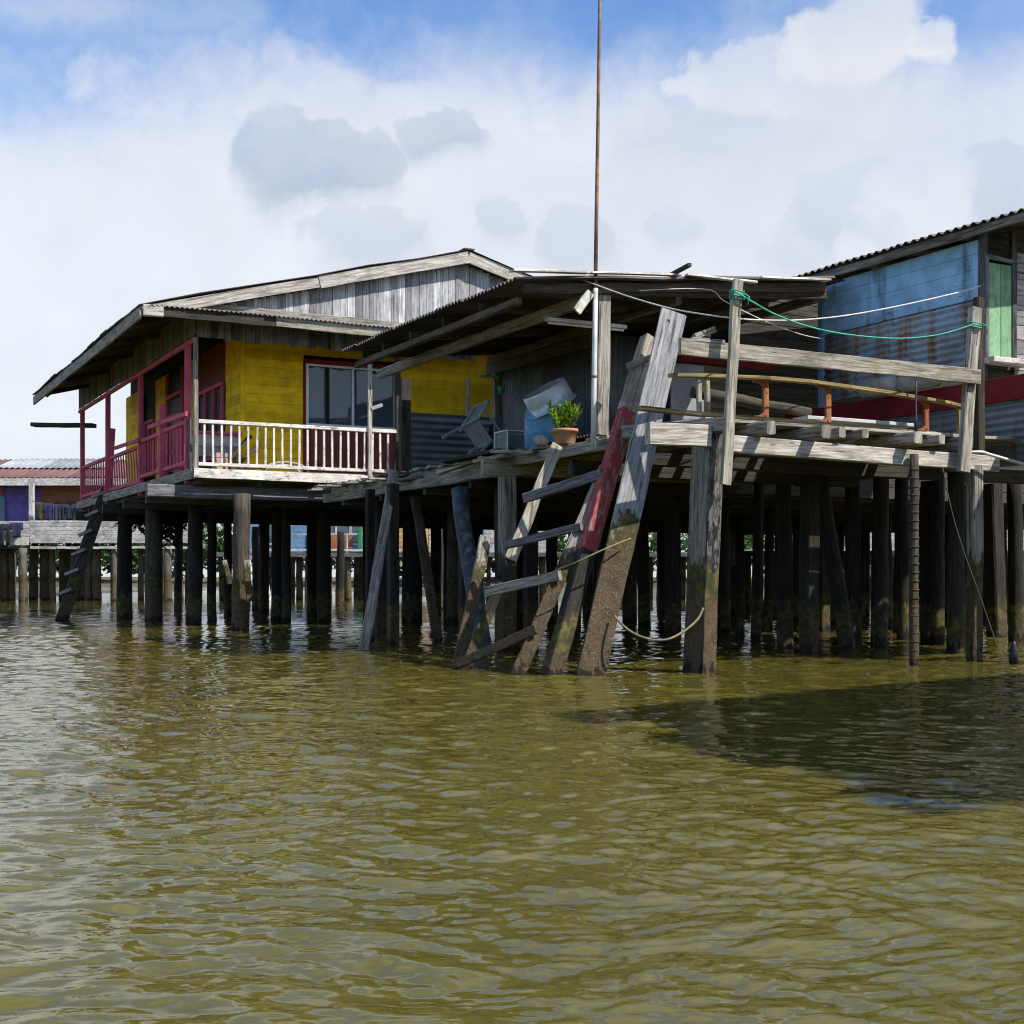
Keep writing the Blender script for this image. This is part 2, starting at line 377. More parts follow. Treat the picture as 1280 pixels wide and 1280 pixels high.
# joists whose sawn ends stand out over the front beam
for px, w, h, out in ((964, .13, .16, .34), (1033, .15, .16, .36), (1053, .10, .12, .16), (1082, .10, .11, .16), (1148, .14, .15, .30), (1178, .10, .12, .18), (1212, .13, .14, .22), (903, .12, .14, .2)):
    a = A_at(px, -out)
    one('joist', M['grey'], plat, 'bar', L(a, -out, DZ - .045 - h/2), L(a, 12.9, DZ - .05 - h/2), w, h, None, 6, .004)
for a in (.25, 1.25):
    one('joist', M['dark'], plat, 'bar', L(a, 2.2, DZ - .12), L(a, 13.0, DZ - .12), .08, .13)
m = MB(); m.bar(L(-.86, -.12, 2.73), L(-.02, -.12, 2.74), .11, .25, None, 3, .004, .06, tint=.75)
m.build('beam', M['pale'], plat, 'short pale beam end beside the corner post')
m = MB(); m.bar(L(.27, -.02, 2.68), L(4.72, -.02, 2.60), .13, .20, None, 10, .006, .08, tint=.9)
m.build('beam', M['pale'], plat)
m = MB(); m.bar(L(.1, -.32, 2.86), L(-.35, 1.4, 2.90), .12, .17, None, 3, .004, tint=.4); m.build('beam', M['grey'], plat)
m = MB(); m.bar(L(-.02, .35, 2.84), L(-.02, 4.74, 2.84), .09, .16, None, 8, .007, tint=.6); m.build('beam', M['grey'], plat)
m = MB(); m.bar(L(-.5, 4.85, 2.73), L(4.2, 4.85, 2.73), .12, .23, None, 6, .006, .06, tint=.8); m.build('beam', M['grey_moss'], plat)
m = MB(); m.bar(L(-.02, 4.95, 2.72), L(.1, 13.4, 2.72), .1, .18, None, 8, .01, tint=.25); m.build('beam', M['grey'], plat)
for b in (1.5, 3.2, 6.4, 8.2, 10.2, 12.2):
    one('beam', M['dark'], plat, 'bar', L(.05, b, 2.62), L(5.2, b, 2.60), .12, .2, None, 4, .006)
# corner post: two timbers bolted together
c0 = P(876, 540, 15.5); f0 = P(870, 841, 15.42)
oo = UB*.19 + UR*.0; m = MB(); m.bar(P(881, 841, 15.4) + oo + V((0, 0, -.8)), P(896, 530, 15.5) + oo + V((0, 0, .0)), .19, .36, UB, 9, .008, .05, tint=.35); m.build('post', M['stilt_grey'], plat)
m = MB(); m.bar(P(882, 841, 15.4) + V((0, 0, -.8)), P(896.5, 533, 15.5), .18, .035, UB, 9, .005, .1, tint=.5, ragged=.05); m.build('post_cladding', M['black_post'], plat, 'black tarred face board of the corner post')
m = MB(); m.bar(P(907, 606, 15.3), P(922, 350, 15.45), .125, .06, UB, 6, .004, .1, tint=.9); m.build('rail_post', M['grey_moss'], plat)
m = MB(); m.bar(P(1204, 590, 17.25), P(1219, 385, 17.4), .17, .09, UB, 5, .004, .1, tint=.8); m.build('rail_post', M['grey'], plat)
m = MB(); m.bar(P(1224, 566, 17.6), P(1223, 372, 17.6), .12, .1, UB, 4, .004, .1, tint=.2); m.build('rail_post', M['brown'], plat)
m = MB(); m.bar(P(850, 433, 15.36), P(1224, 471, 17.28), .06, .19, None, 14, .006, .08, tint=.7); m.build('handrail', M['grey_moss'], plat)
m = MB(); m.bar(P(868, 421, 15.5), P(893, 412, 15.6), .07, .07, tint=.3); m.bar(P(864, 424, 15.42), P(905, 428, 15.6), .05, .05, tint=.5); m.build('rail_scrap', M['grey'], plat)
m = MB(); m.bar(P(1218, 826, 17.6) + V((0, 0, -.8)), P(1218, 582, 17.6), .17, .17, UB, 8, .005, .1, tint=.8); m.build('stilt', M['stilt_grey'], plat)
def stilt(parent, px, wy, top, r, mat, lean=0., square=False, dx=0):
    Y = FPX*EYE/(wy - HOR); p = P(px, wy, Y); m = MB()
    q = V((p.x + lean, p.y + .1, top)); p = p - V((lean*.25, 0, .9))
    if square: m.bar(p, q, 2*r, 2*r, UB, 7, .006, .1)
    else: m.cyl(p, q, r*1.04, r*.94, 14, 9, .012)
    return m.build('stilt', M[mat], parent)
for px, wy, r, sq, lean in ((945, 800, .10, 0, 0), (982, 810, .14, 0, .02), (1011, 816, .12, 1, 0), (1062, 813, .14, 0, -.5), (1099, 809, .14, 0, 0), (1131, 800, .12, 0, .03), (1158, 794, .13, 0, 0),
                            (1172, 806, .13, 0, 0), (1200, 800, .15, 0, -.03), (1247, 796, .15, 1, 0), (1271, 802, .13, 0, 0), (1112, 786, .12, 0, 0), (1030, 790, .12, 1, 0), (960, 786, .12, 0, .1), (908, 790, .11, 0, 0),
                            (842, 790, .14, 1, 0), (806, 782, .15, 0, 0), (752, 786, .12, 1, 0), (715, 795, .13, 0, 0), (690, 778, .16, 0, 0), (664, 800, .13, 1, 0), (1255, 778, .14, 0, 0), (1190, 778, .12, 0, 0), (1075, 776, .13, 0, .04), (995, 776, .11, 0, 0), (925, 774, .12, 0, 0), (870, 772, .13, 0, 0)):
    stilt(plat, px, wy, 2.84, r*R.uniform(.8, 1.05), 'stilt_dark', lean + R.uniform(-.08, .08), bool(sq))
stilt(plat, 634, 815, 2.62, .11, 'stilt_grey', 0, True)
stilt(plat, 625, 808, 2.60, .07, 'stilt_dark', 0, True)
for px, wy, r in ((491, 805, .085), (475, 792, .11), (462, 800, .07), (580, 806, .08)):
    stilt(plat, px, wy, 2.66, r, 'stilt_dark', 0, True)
# ragged edge: short worn boards at the far left corner
m = MB()
for k in range(9):
    bb = 9 + k*.5; m.bar(L(-.35 + R.uniform(-.2, .2), bb, 2.9 + R.uniform(-.03, .03)), L(.7, bb + R.uniform(-.1, .1), 2.93), .2, .035, ch=.1)
m.build('edge_boards', M['grey'], plat)

# ringed pole standing free in front of the beam
m = MB(); p = P(1142.5, 832, 16.7); q = P(1142.5, 568, 16.9); m.cyl(p - ZUP*.7, q, .062, .055, 14, 10, .004)
for k in range(24):
    t = .2 + k/31; c = lerp(p - ZUP*.7, q, t); m.cyl(c - ZUP*.009, c + ZUP*.009, .065, .065, 14, 1)
single(m, 'ringed_pole', M['stilt'], 'thin pole ringed like bamboo, standing in the water before the platform beam', 'pole', p)
# ================================================================== leaning timbers and the broken ladder
def lean(name, label, cat, mat, p, q, w, h, tint=.5, seg=14, wob=.010, up=None, base=None, ragged=0.):
    m = MB(); m.bar(p, q, w, h, up or V((.25, -.85, .4)), seg, wob, .08, tint=tint, ragged=ragged)
    return single(m, name, M[mat], label, cat, base or p)
def below(p, q, d): return V(p) - (V(q) - V(p)).normalized()*d
p, q = P(738, 843, 15.16), P(842, 391, 16.7)
lp = lean('leaning_plank', 'wide grey plank with a bolt hole near its top, leaning on the platform corner', 'plank', 'plank_grey', below(p, q, .8), q, .325, .07, .5, 14, .004)
m = MB(); c = lerp(q, p, .03) - V((.06, .045, 0)); m.cyl(c, c + V((.01, .03, 0)), .035, .035, 12, 1); m.build('bolt_hole', M['black'], lp)
p, q = P(690, 842, 15.2), P(783, 515, 16.75); s = P(812, 424, 17.15)
rp = thing('leaning_plank', 'square timber painted red in its middle, leaning beside the wide grey plank', 'plank', p)
m = MB(); m.bar(below(p, q, .7), lerp(p, q, .44), .20, .17, UB, 7, .006, .08, tint=.5); m.build('shaft', M['stilt_dark'], rp, 'dark wet lower end')
m = MB(); m.bar(lerp(p, q, .44), q, .20, .17, UB, 6, .006, .08, tint=.6)
pr = wood('red_paint', (.36, .27, .22), (.15, .10, .085), .2, paint=(.30, .05, .055), wear=.42); m.build('shaft', pr, rp, 'red painted middle')
m = MB(); m.bar(q, s, .20, .17, UB, 5, .006, .08, tint=.8); m.build('shaft', M['plank_red'], rp, 'bare pale upper end')
m = MB(); m.bar(P(784, 458, 16.85), P(816, 446, 16.9), .06, .08, tint=.3); m.build('cleat', M['grey'], rp)
lad = thing('broken_ladder', 'broken wooden boat ladder with four crooked rungs below the potted plant', 'ladder', P(640, 842, 15.4))
p, q = P(648, 842, 15.2), P(757, 586, 16.5)
m = MB(); m.bar(below(p, q, .7), q, .165, .07, V((.2, -.9, .3)), 10, .005, .08, tint=.7); m.build('stringer', M['stilt_grey'], lad)
p2, q2 = P(583, 834, 16.0), P(697, 556, 17.5)
m = MB(); m.bar(below(p2, q2, .5), lerp(p2, q2, .48), .13, .07, V((.2, -.9, .3)), 6, .006, .08, tint=.2); m.build('stringer', M['stilt_dark'], lad, 'dark wet lower part of the left stringer')
m = MB(); m.bar(lerp(p2, q2, .46) - V((0, .04, 0)), q2, .15, .06, V((.2, -.9, .3)), 6, .006, .08, tint=.8, ragged=.06); m.build('stringer', M['grey_moss'], lad)
for (x0, y0, x1, y1, Y0, Y1, w) in ((655, 623, 753, 592, 16.85, 16.3, .12), (632, 682, 727, 658, 16.6, 15.98, .095), (607, 740, 700, 719, 16.3, 15.65, .12), (568, 832, 670, 786, 15.8, 15.32, .11)):
    m = MB(); m.bar(P(x0, y0, Y0), P(x1, y1, Y1), .07, w, None, 4, .005, .1, tint=.5); m.build('rung', M['skirt' if y0 in (682, 623) else 'grey'] if y0 < 800 else M['stilt_grey'], lad)
lean('leaning_pole', 'short split post leaning in the water left of the broken ladder', 'post', 'stilt_grey', below(P(573, 833, 16.4), P(607, 672, 17.2), .5), P(607, 672, 17.2), .15, .1, .7, 7, .008)
lean('leaning_pole', 'long thin grey pole leaning from the water to the railing end', 'pole', 'grey', below(P(455, 811, 20.5), P(492, 590, 22.6), .5), P(492, 590, 22.6), .15, .1, .35, 8, .006)
lean('leaning_pole', 'slanting dark prop under the deck edge, its foot right of the long grey pole', 'pole', 'stilt', below(P(547, 801, 23.2), P(519, 622, 24.0), .5), P(519, 622, 24.0), .16, .12, .4, 7, .006)
m = MB(); p, q = P(596, 760, 19.5), P(573, 612, 20.2); m.cyl(below(p, q, 1.4), q, .15, .12, 14, 8, .012)
single(m, 'leaning_log', plain('tarred_log', (.03, .045, .06), .6, 0, .5, 8, dirt=(.14, .16, .17)), 'blue black tarred log slanting under the deck behind the ladder', 'log', p)
# far left notched ladder
nl = thing('notched_ladder', 'dark single beam ladder with step cleats leaning on the pink veranda', 'ladder', P(75, 775, 34.6))
p, q = P(77, 775, 34.6), P(133, 612, 36.6)
m = MB(); m.bar(below(p, q, .6), q, .32, .1, V((.5, -.8, .2)), 8, .012, .08, tint=.6); m.build('beam', M['stilt'], nl)
for k in range(6):
    c = lerp(p, q, .2 + k*.15); m = MB(); m.bar(c + V((-.30, -.1, -.05)), c + V((.06, -.12, .10)), .12, .08, tint=.8); m.build('step', M['grey'], nl)
single_m = MB(); single_m.bar(P(41, 531, 40.4), P(118, 532, 40.0), .28, .12, None, 8, .01, .1, tint=.3, ragged=0)
single(single_m, 'loose_plank', M['dark'], 'dark broken plank jutting out level from the far pink veranda post', 'plank', P(80, 531, 40.2))

# ================================================================== open shed
shed = thing('open_shed', 'open lean-to shed with rusty corrugated roof in the middle of the platform', 'shed', L(2, 6, DZ))
SZ0, SZ1 = 4.87, 5.40
U = (L(3.75, 0, SZ1) - L(-1.43, 0, SZ0)); m = MB()
m.corr(L(-1.43, 2.02, SZ0), U, UB, U.length, 6.15, .105, .022, 7, .014, 7, ragged=.05)
m.build('roof', M['roof_dark'], shed)
U2 = L(5.0, 0, 5.74) - L(3.5, 0, 5.46); U2 = L(5.15, 0, 5.78) - L(3.45, 0, 5.45); m = MB(); m.corr(L(3.45, 3.4, 5.45), U2, UB, U2.length, 6., .105, .02, 3, .01, 6, ragged=.03); m.build('roof', M['roof_dark'], shed, 'rear roof sheets')
for (x0, y0, x1, y1, Y0, Y1, w) in ((640, 338, 735, 341, 16.6, 17.3, .12), (738, 341, 850, 344, 17.3, 18.0, .10), (858, 343, 945, 353, 17.95, 18.3, .10), (950, 347, 1036, 350, 18.3, 19.0, .10)):
    m = MB(); m.bar(P(x0, y0, Y0), P(x1, y1, Y1), w, .025, None, 4, .006, .1, tint=.6); m.build('flashing', M['flash'], shed)
m = MB(); m.bar(P(838, 344, 18.1), P(862, 331, 17.6), .06, .05, tint=.3); m.build('roof_batten', M['brown'], shed)
def shz(a): return SZ0 + (a + 1.43)/5.18*(SZ1 - SZ0)
for b in (2.2, 3.5, 4.7, 5.9, 7.0, 7.9):
    one('rafter', M['brown'], shed, 'bar', L(-1.2, b, shz(-1.2) - .11), L(3.7, b, shz(3.7) - .11), .07, .13, None, 5, .006)
for a, w in ((-1.25, .07), (-.3, .13), (1.2, .1), (2.5, .08), (3.6, .1)):
    one('purlin', M['brown'] if a != -.3 else M['grey'], shed, 'bar', L(a, 2.25, shz(a) - .26), L(a, 9.4 if a == -.3 else 8, shz(a) - .27), .09, w + .03, None, 6, .006)
m = MB(); m.bar(L(-.45, 2.25, 4.86), L(3.75, 2.25, 5.2), .08, .16, None, 5, .006, tint=.2); m.build('beam', M['brown'], shed)
for (px, b, top, w, mat, y0) in ((751, 2.3, 4.86, .19, 'grey', 0), (506, 8.9, 4.6, .19, 'dark', 0), (622, 8.0, 4.8, .15, 'skirt', 0), (1030, 4.3, 5.3, .14, 'skirt', 0), (700, 6.5, 4.8, .07, 'skirt', 0)):
    a = A_at(px, b); m = MB(); m.bar(L(a, b, DZ), L(a + (.03 if px == 751 else 0), b, top), w, w*.7, UB, 5, .005, .1, tint=.6); m.build('post', M[mat], shed)
m = MB(); m.bar(L(1.32, 4.75, 4.74), L(1.32, 8.3, 4.76), .08, .2, None, 4, .006, tint=.5); m.build('wall_beam', M['brown'], shed)
m = MB(); m.corr(L(1.42, 4.9, DZ), ZUP, UB, 1.72, 3.3, .105, .018, 2, .006, 6); m.build('wall', M['wall_zinc'], shed)
m = MB(); m.corr(L(1.42, 4.9, DZ), ZUP, UR, 1.9, 1.45, .105, .018, 2, .006, 6); m.build('wall', M['wall_zinc'], shed)
m = MB(); m.bar(L(2.95, 4.55, DZ + .05), L(2.95, 4.55, 4.45), .62, .03, UB, tint=.3); m.build('wall_panel', plain('grey_board', (.30, .30, .31), .8, 0, .2, 3.), shed)
m = MB(); m.boards(L(3.3, 5.3, 4.62), UR, ZUP, 2.0, .42, .2, .03, .01); m.build('wall', M['redband'], shed, 'dark red strip of wall')
m = MB(); m.corr(L(3.3, 5.25, 3.7), UR, ZUP, .95, .9, .105, .016, 2, .004, 6); m.build('wall', sheet('brown_sheet', (.13, .10, .06), (.2, .15, .09), (.12, .06, .03), .5), shed, 'brown rusted sheet wall')
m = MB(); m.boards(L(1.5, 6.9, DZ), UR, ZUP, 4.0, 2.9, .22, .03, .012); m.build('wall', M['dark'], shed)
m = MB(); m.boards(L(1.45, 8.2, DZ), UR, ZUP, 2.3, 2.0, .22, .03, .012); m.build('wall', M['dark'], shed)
m = MB(); m.bar(L(4.5, 5.2, 3.62), L(4.95, 5.2, 3.62), .05, .05); m.bar(L(4.5, 5.2, 3.3), L(4.95, 5.2, 3.3), .05, .05); m.bar(L(4.62, 5.2, 3.0), L(4.62, 5.2, 3.6), .04, .04); m.build('rail', M['farblue'], shed)

# things under the shed roof
p = P(733, 404, 18.0); fl = thing('strip_light', 'long white fluorescent strip light hanging under the shed roof', 'lamp', p)
d = UR*.62; m = MB(); m.bar(p - d, p + d, .09, .05, tint=.5); m.build('housing', M['lampw'], fl)
m = MB(); m.cyl(p - d*.95 - ZUP*.045, p + d*.95 - ZUP*.045, .017, n=8, seg=1); m.build('tube', plain('lamp_tube', (.7, .7, .66), .3), fl)
p = P(730, 378, 17.3); fd = thing('floodlight', 'small weathered floodlight on a bracket beside the flagpole', 'lamp', p)
m = MB(); m.bar(P(721, 389, 17.25), P(738, 366, 17.35), .12, .05, UB, 2, .004, tint=.6); m.build('housing', M['lampw'], fd)
m = MB(); m.tube([P(738, 366, 17.35), P(745, 362, 17.4), P(751, 368, 17.5)], .015); m.build('bracket', M['wire'], fd)
m = MB(); p = P(727, 386, 17.2); m.bar(P(722, 390, 17.2), P(729, 379, 17.24), .08, .02, UB, tint=.5); m.build('lens', plain('lamp_lens', (.65, .6, .5), .2), fd)
# barrel and tub
bp = L(.35, 4.4, DZ); br = thing('barrel', 'large light blue plastic barrel behind the potted plant', 'barrel', bp)
m = MB(); Mx = Matrix.Translation(bp)
m.lathe([(0, 0), (.31, 0), (.335, .03), (.335, .2), (.345, .215), (.345, .235), (.335, .25), (.335, .40), (.345, .42), (.345, .44), (.335, .46), (.33, .55), (.30, .60), (.0, .60)], Mx, 40); m.build('body', M['barrel'], br)
m = MB(); m.lathe([(.27, .595), (.31, .60), (.31, .63), (.27, .635), (0, .635)], Mx, 36); m.build('lid', M['barrel'], br)
tc = P(691, 508, 19.55); tb = thing('metal_tub', 'dented aluminium tub lying upside down and tilted on the blue barrel', 'tub', tc)
ax = V((-.46, -.24, .85)).normalized(); Mx = Matrix.Translation(tc) @ ax.to_track_quat('Z', 'Y').to_matrix().to_4x4()
m = MB(); m.lathe([(.33, -.005), (.375, -.005), (.378, .008), (.352, .012), (.345, .14), (.340, .275), (.325, .30)], Mx, 44); m.lathe([(.33, 0), (.32, .27), (0, .275)], Mx, 44)
for i, q in enumerate(m.v):
    lz = (V(q) - tc).dot(ax)
    if .03 < lz < .24: m.v[i] = V(q) + (V(q) - tc - ax*lz).normalized()*.007*mnoise.noise(V(q)*7)
m.build('body', M['tub'], tb)
m = MB(); m.lathe([(.325, .30), (.30, .296), (.29, .286), (0, .286)], Mx, 44); m.build('base', plain('dark_tub_base', (.36, .36, .35), .7, .1, .3, 6., dirt=(.22, .20, .18)), tb)  # base a darker grey than the sides
m = MB(); m.tube([Mx @ V((.378*math.cos(t*math.pi/22), .378*math.sin(t*math.pi/22), .0)) for t in range(45)], .011, 6); m.build('rim', M['tub'], tb)
# plant pot
pp = L(-.04, 3.2, 2.935); pl = thing('potted_plant', 'leafy green plant in a terracotta pot on the platform edge', 'plant', pp)
Mx = Matrix.Translation(pp)
m = MB(); m.lathe([(0, 0), (.135, 0), (.142, .01), (.172, .165), (.186, .168), (.188, .21), (.172, .212), (.165, .18), (0, .178)], Mx, 36); m.build('pot', M['pot'], pl)
m = MB(); m.lathe([(.165, .182), (.1, .195), (0, .2)], Mx, 24); m.build('soil', M['soil'], pl)
def leaf(mb, p, d, side, ln, w, tint, curl=.15):
    n = side.cross(d).normalized(); b = len(mb.v)
    mb.v.extend([p, p + d*ln*.35 + side*w*.42 + n*.01, p + d*ln*.35 - side*w*.42 + n*.01, p + d*ln*.72 + side*w*.5 - n*ln*curl*.3, p + d*ln*.72 - side*w*.5 - n*ln*curl*.3, p + d*ln - n*ln*curl, p + d*ln*.38 - n*w*.15, p + d*ln*.72 - n*(ln*curl*.3 + w*.15)])
    for q in ((0, 1, 6), (0, 6, 2), (1, 3, 7, 6), (6, 7, 4, 2), (3, 5, 7), (7, 5, 4)):
        mb.face(tuple(b + i for i in q), tuple((0, 0) for _ in q), tint)
m = MB(); st = MB()
for k in range(40):
    an = R.uniform(0, 6.28); rr = R.uniform(0, .15); p = pp + V((rr*math.cos(an), rr*math.sin(an), .19))
    tilt = R.uniform(.05, .5)*(.4 + rr/.15); hh = R.uniform(.08, .34)*(1.15 - rr*1.3)
    top = p + V((math.cos(an)*tilt*hh, math.sin(an)*tilt*hh, hh)); st.tube([p, lerp(p, top, .5), top], .006, 5)
    for j in range(8):
        t = R.uniform(.3, 1.); c = lerp(p, top, t); a2 = R.uniform(0, 6.28); el = R.uniform(.55, 1.35)
        d = V((math.cos(a2)*math.cos(el), math.sin(a2)*math.cos(el), math.sin(el))); sd = d.cross(ZUP).normalized()
        leaf(m, c, d, sd, R.uniform(.08, .15), R.uniform(.03, .05), R.random()**1.2, R.uniform(-.1, .3))
m.build('leaves', M['leaf'], pl); st.build('stems', plain('stem', (.12, .16, .04), .6), pl)
# glass tank
tp = L(A_at(646, 5.4), 5.4, DZ); tk = thing('glass_tank', 'empty glass tank with a pale frame left of the blue barrel', 'tank', tp)
def boxw(parent, name, mat, c, hx, hy, z0, z1, t):
    m = MB()
    for s in (-1, 1):
        m.bar(c + UR*hx*s - UB*hy + ZUP*(z0 + z1)/2, c + UR*hx*s + UB*hy + ZUP*(z0 + z1)/2, t, z1 - z0, ch=0)
        m.bar(c + UB*hy*s - UR*(hx - t) + ZUP*(z0 + z1)/2, c + UB*hy*s + UR*(hx - t) + ZUP*(z0 + z1)/2, t, z1 - z0, ch=0)
    m.bar(c - UR*hx + ZUP*z0, c + UR*hx + ZUP*z0, 2*hy, t, ch=0)
    return m.build(name, mat, parent)
boxw(tk, 'panes', M['tank'], tp, .26, .2, .02, .34, .008)
m = MB()
for sx in (-1, 1):
    for sy in (-1, 1): m.bar(tp + UR*.27*sx + UB*.21*sy, tp + UR*.27*sx + UB*.21*sy + ZUP*.36, .014, .014)
    m.bar(tp + UR*.27*sx - UB*.21 + ZUP*.355, tp + UR*.27*sx + UB*.21 + ZUP*.355, .016, .016); m.bar(tp - UR*.27 + UB*.21*sx + ZUP*.355, tp + UR*.27 + UB*.21*sx + ZUP*.355, .016, .016)
m.build('frame', M['alu'], tk)
# tipped plastic chair
cp = L(A_at(596, 6.6), 6.6, DZ + .02); ch = thing('plastic_chair', 'grey plastic garden chair tipped over on its back by the shed post', 'chair', cp)
Mx = Matrix.Translation(cp + ZUP*.42) @ Matrix.Rotation(math.radians(22), 4, 'Z') @ Matrix.Rotation(math.radians(55), 4, 'Y') @ Matrix.Rotation(math.radians(-14), 4, 'X') @ Matrix.Translation(V((0, 0, -.42)))
def cpart(name, bars):
    m = MB()
    for (p, q, w, h) in bars: m.bar(p, q, w, h, None, 3, 0., .25, tint=.5)
    m.xf(Mx); return m.build(name, M['chair'], ch)
cpart('seat', [((-.2, y*.1, .42), (.22, y*.1, .44), .092, .025) for y in (-2, -1, 0, 1, 2)] + [((.22, -.25, .44), (.22, .25, .44), .05, .04), ((-.21, -.24, .42), (-.21, .24, .42), .05, .03)])
cpart('backrest', [((-.21, y*.068, .46), (-.33, y*.08, .80), .04, .018) for y in (-2, -1, 0, 1, 2)] + [((-.33, -.22, .81), (-.33, .22, .81), .07, .03), ((-.21, -.23, .43), (-.34, -.23, .82), .05, .03), ((-.21, .23, .43), (-.34, .23, .82), .05, .03)])
for sx in (-1, 1):
    for sy in (-1, 1): cpart('leg', [((.2*sx, .23*sy, .43), (.25*sx, .27*sy, 0), .055, .04)])
for sy in (-1, 1): cpart('armrest', [((-.28, .25*sy, .64), (.2, .28*sy, .64), .055, .025), ((.2, .28*sy, .64), (.23, .25*sy, .44), .05, .03)])
# edge sheet, loose boards, stone
m = MB(); m.corr(L(.17, 1.9, DZ + .045), L(.55, 0, 0) - L(0, 0, 0), UB, .75, 3.6, .085, .018, 2, .012, 7, ragged=.06)
single(m, 'roofing_sheet', sheet('maroon_sheet', (.12, .035, .03), (.18, .06, .05), (.14, .07, .04), .5), 'rusty maroon roofing sheet under the flower pot', 'metal sheet', L(.2, 3.5, DZ))
for i, (x0, y0, x1, y1, Y, w, h, mt, lb) in enumerate((
        (618, 565, 672, 566, 19.3, .18, .05, 'grey', 'short pale board on the deck edge left of the potted plant'),
        (598, 577, 640, 570, 19.9, .22, .05, 'grey', 'thick weathered board stub above the mossy beam end'),
        (548, 592, 606, 572, 21.2, .12, .05, 'pale', 'pale slanting board on the dark debris at the left deck edge'),
        (556, 577, 640, 561, 20.8, .25, .06, 'dark', 'black rotten board lying along the deck edge below the chair'),
        (500, 601, 572, 590, 23.0, .2, .05, 'skirt', 'grey rotten board nearest the white railing end'),
        (500, 595, 560, 583, 23.4, .22, .06, 'dark', 'black board above the grey rotten board by the railing end'))):
    m = MB(); m.bar(P(x0, y0, Y + .3), P(x1, y1, Y - .3), w, h, None, 6, .008, .12, tint=.5, ragged=.08)
    single(m, 'loose_board', M[mt], lb, 'board', P(x0, y0, Y))
m = MB(); sp = P(677, 553, 18.9)
m.lathe([(0, -.06), (.08, -.06), (.11, 0), (.09, .06), (.04, .085), (0, .09)], Matrix.Translation(sp + ZUP*.02), 12)
m.v = [sp + (V(p) - sp)*(1 + .22*mnoise.noise(V(p)*9)) for p in m.v]
single(m, 'stone', M['sack'], 'grey stone on the deck edge left of the flower pot', 'stone', sp)
m = MB(); gp = P(622, 490, 22.0); m.lathe([(.0, 0), (.055, 0), (.07, .13), (.06, .13), (.045, .02), (0, .02)], Matrix.Translation(gp + V((.06, -.14, -.05))), 16)
single(m, 'plastic_cup', M['greenpl'], 'small green plastic cup hung on the shed post', 'cup', gp)
m = MB(); m.cyl(P(601, 470, 21.9), P(620, 471, 21.9), .02, .016, 8, 2); m.cyl(P(618, 471, 21.9), P(624, 471, 21.9), .035, .035, 10, 1)
single(m, 'paint_roller', M['greenpl'], 'green handled paint roller stuck out from the shed post', 'tool', P(612, 470, 21.9))
m = MB(); m.boards(L(A_at(785, 4.3), 4.5, DZ + .42), UR, ZUP, .5, .3, .1, .03); single(m, 'crate', M['skirt'], 'grey slatted crate beyond the flagpole foot', 'crate', L(A_at(790, 4.5), 4.5, DZ))
# flagpole
fp = P(741.5, 553, 17.3); ft = P(750.5, -60, 17.6); fg = thing('flagpole', 'very tall thin flagpole rising through the shed roof edge', 'pole', fp)
m = MB(); m.cyl(fp - ZUP*.1, lerp(fp, ft, .31), .035, .034, 12, 3); m.build('shaft', M['pole'], fg, 'white painted lower half')
m = MB(); m.cyl(lerp(fp, ft, .308), ft, .027, .02, 12, 4, .002); m.build('shaft', M['pole_rust'], fg, 'rust brown upper half')
m = MB(); c = lerp(fp, ft, .13); m.cyl(c, c + ZUP*.03, .038, .038, 12, 1); m.build('joint_ring', M['pole_rust'], fg)

# ================================================================== curved railing frame on the platform
fb = L(1.8, .6, DZ); fr = thing('bracket_frame', 'low curved wooden frame with orange carved brackets lying on the platform', 'frame', fb)
top = [(838, 469), (885, 470), (960, 473), (1010, 477), (1060, 484), (1110, 491), (1150, 498), (1185, 504), (1203, 509)]
bot = [(798, 510), (845, 515), (900, 520), (960, 525), (1000, 528), (1060, 533), (1120, 539), (1160, 542), (1195, 546)]
def YF(px, b=.42): r = (px - 640)/FPX; a = A_at(px, b); return 15.6 + .462*a + .887*b
for pts, w, h in ((top, .11, .045), (bot, .13, .05)):
    m = MB()
    for (x0, y0), (x1, y1) in zip(pts, pts[1:]): m.bar(P(x0, y0, YF(x0)), P(x1 + 1, y1 + .1, YF(x1 + 1)), w, h, None, 1, 0, .1, tint=.6)
    m.build('rail', M['ochre'], fr)
for px, y0, y1, side in ((958, 475, 525, -1), (1036, 481, 531, -1), (1159, 498, 541, -1), (1046, 483, 531, 0)):
    m = MB(); Y = YF(px) + .06; h = (y1 - y0)/FPX*Y; o = P(px, y1, Y)
    if side:
        m.bar(o, o + ZUP*h, .05, .045, UB, 2, .002, .1, tint=.9)
        for zb, sg in ((0, 1), (h, -1)):
            prof = [(.0, .17), (.025, .09), (.06, .045), (.12, .02), (.19, .02)]
            for (x0, z0), (x1, z1) in zip(prof, prof[1:]): m.bar(o - UR*x0 + ZUP*(zb + sg*z0), o - UR*(x1 + .01) + ZUP*(zb + sg*z1), .045, .05, UB, 1, 0, .1, tint=.4)
        m.bar(o - UR*.03 + ZUP*.06, o - UR*.03 + ZUP*(h - .06), .05, .04, UB, 1, 0, .1, tint=.3)
        m.build('bracket', M['orange'], fr)
for px, y0, y1 in ((874, 473, 517), (884, 473, 520), (1199, 508, 545)):
    m = MB(); Y = YF(px); m.bar(P(px, y1, Y), P(px, y0, Y), .06, .05, UB, 2, .003, tint=.7); m.build('upright', M['grey_moss'] if px != 1199 else M['ochre'], fr)
m = MB(); m.bar(P(1000, 523, 17.6), P(1132, 533, 18.3), .34, .05, None, 3, .004, tint=.8); single(m, 'loose_board', plain('pale_board', (.52, .52, .52), .7, 0, .15, 3.), 'pale grey panel lying inside the bracket frame', 'board', P(1060, 530, 18))
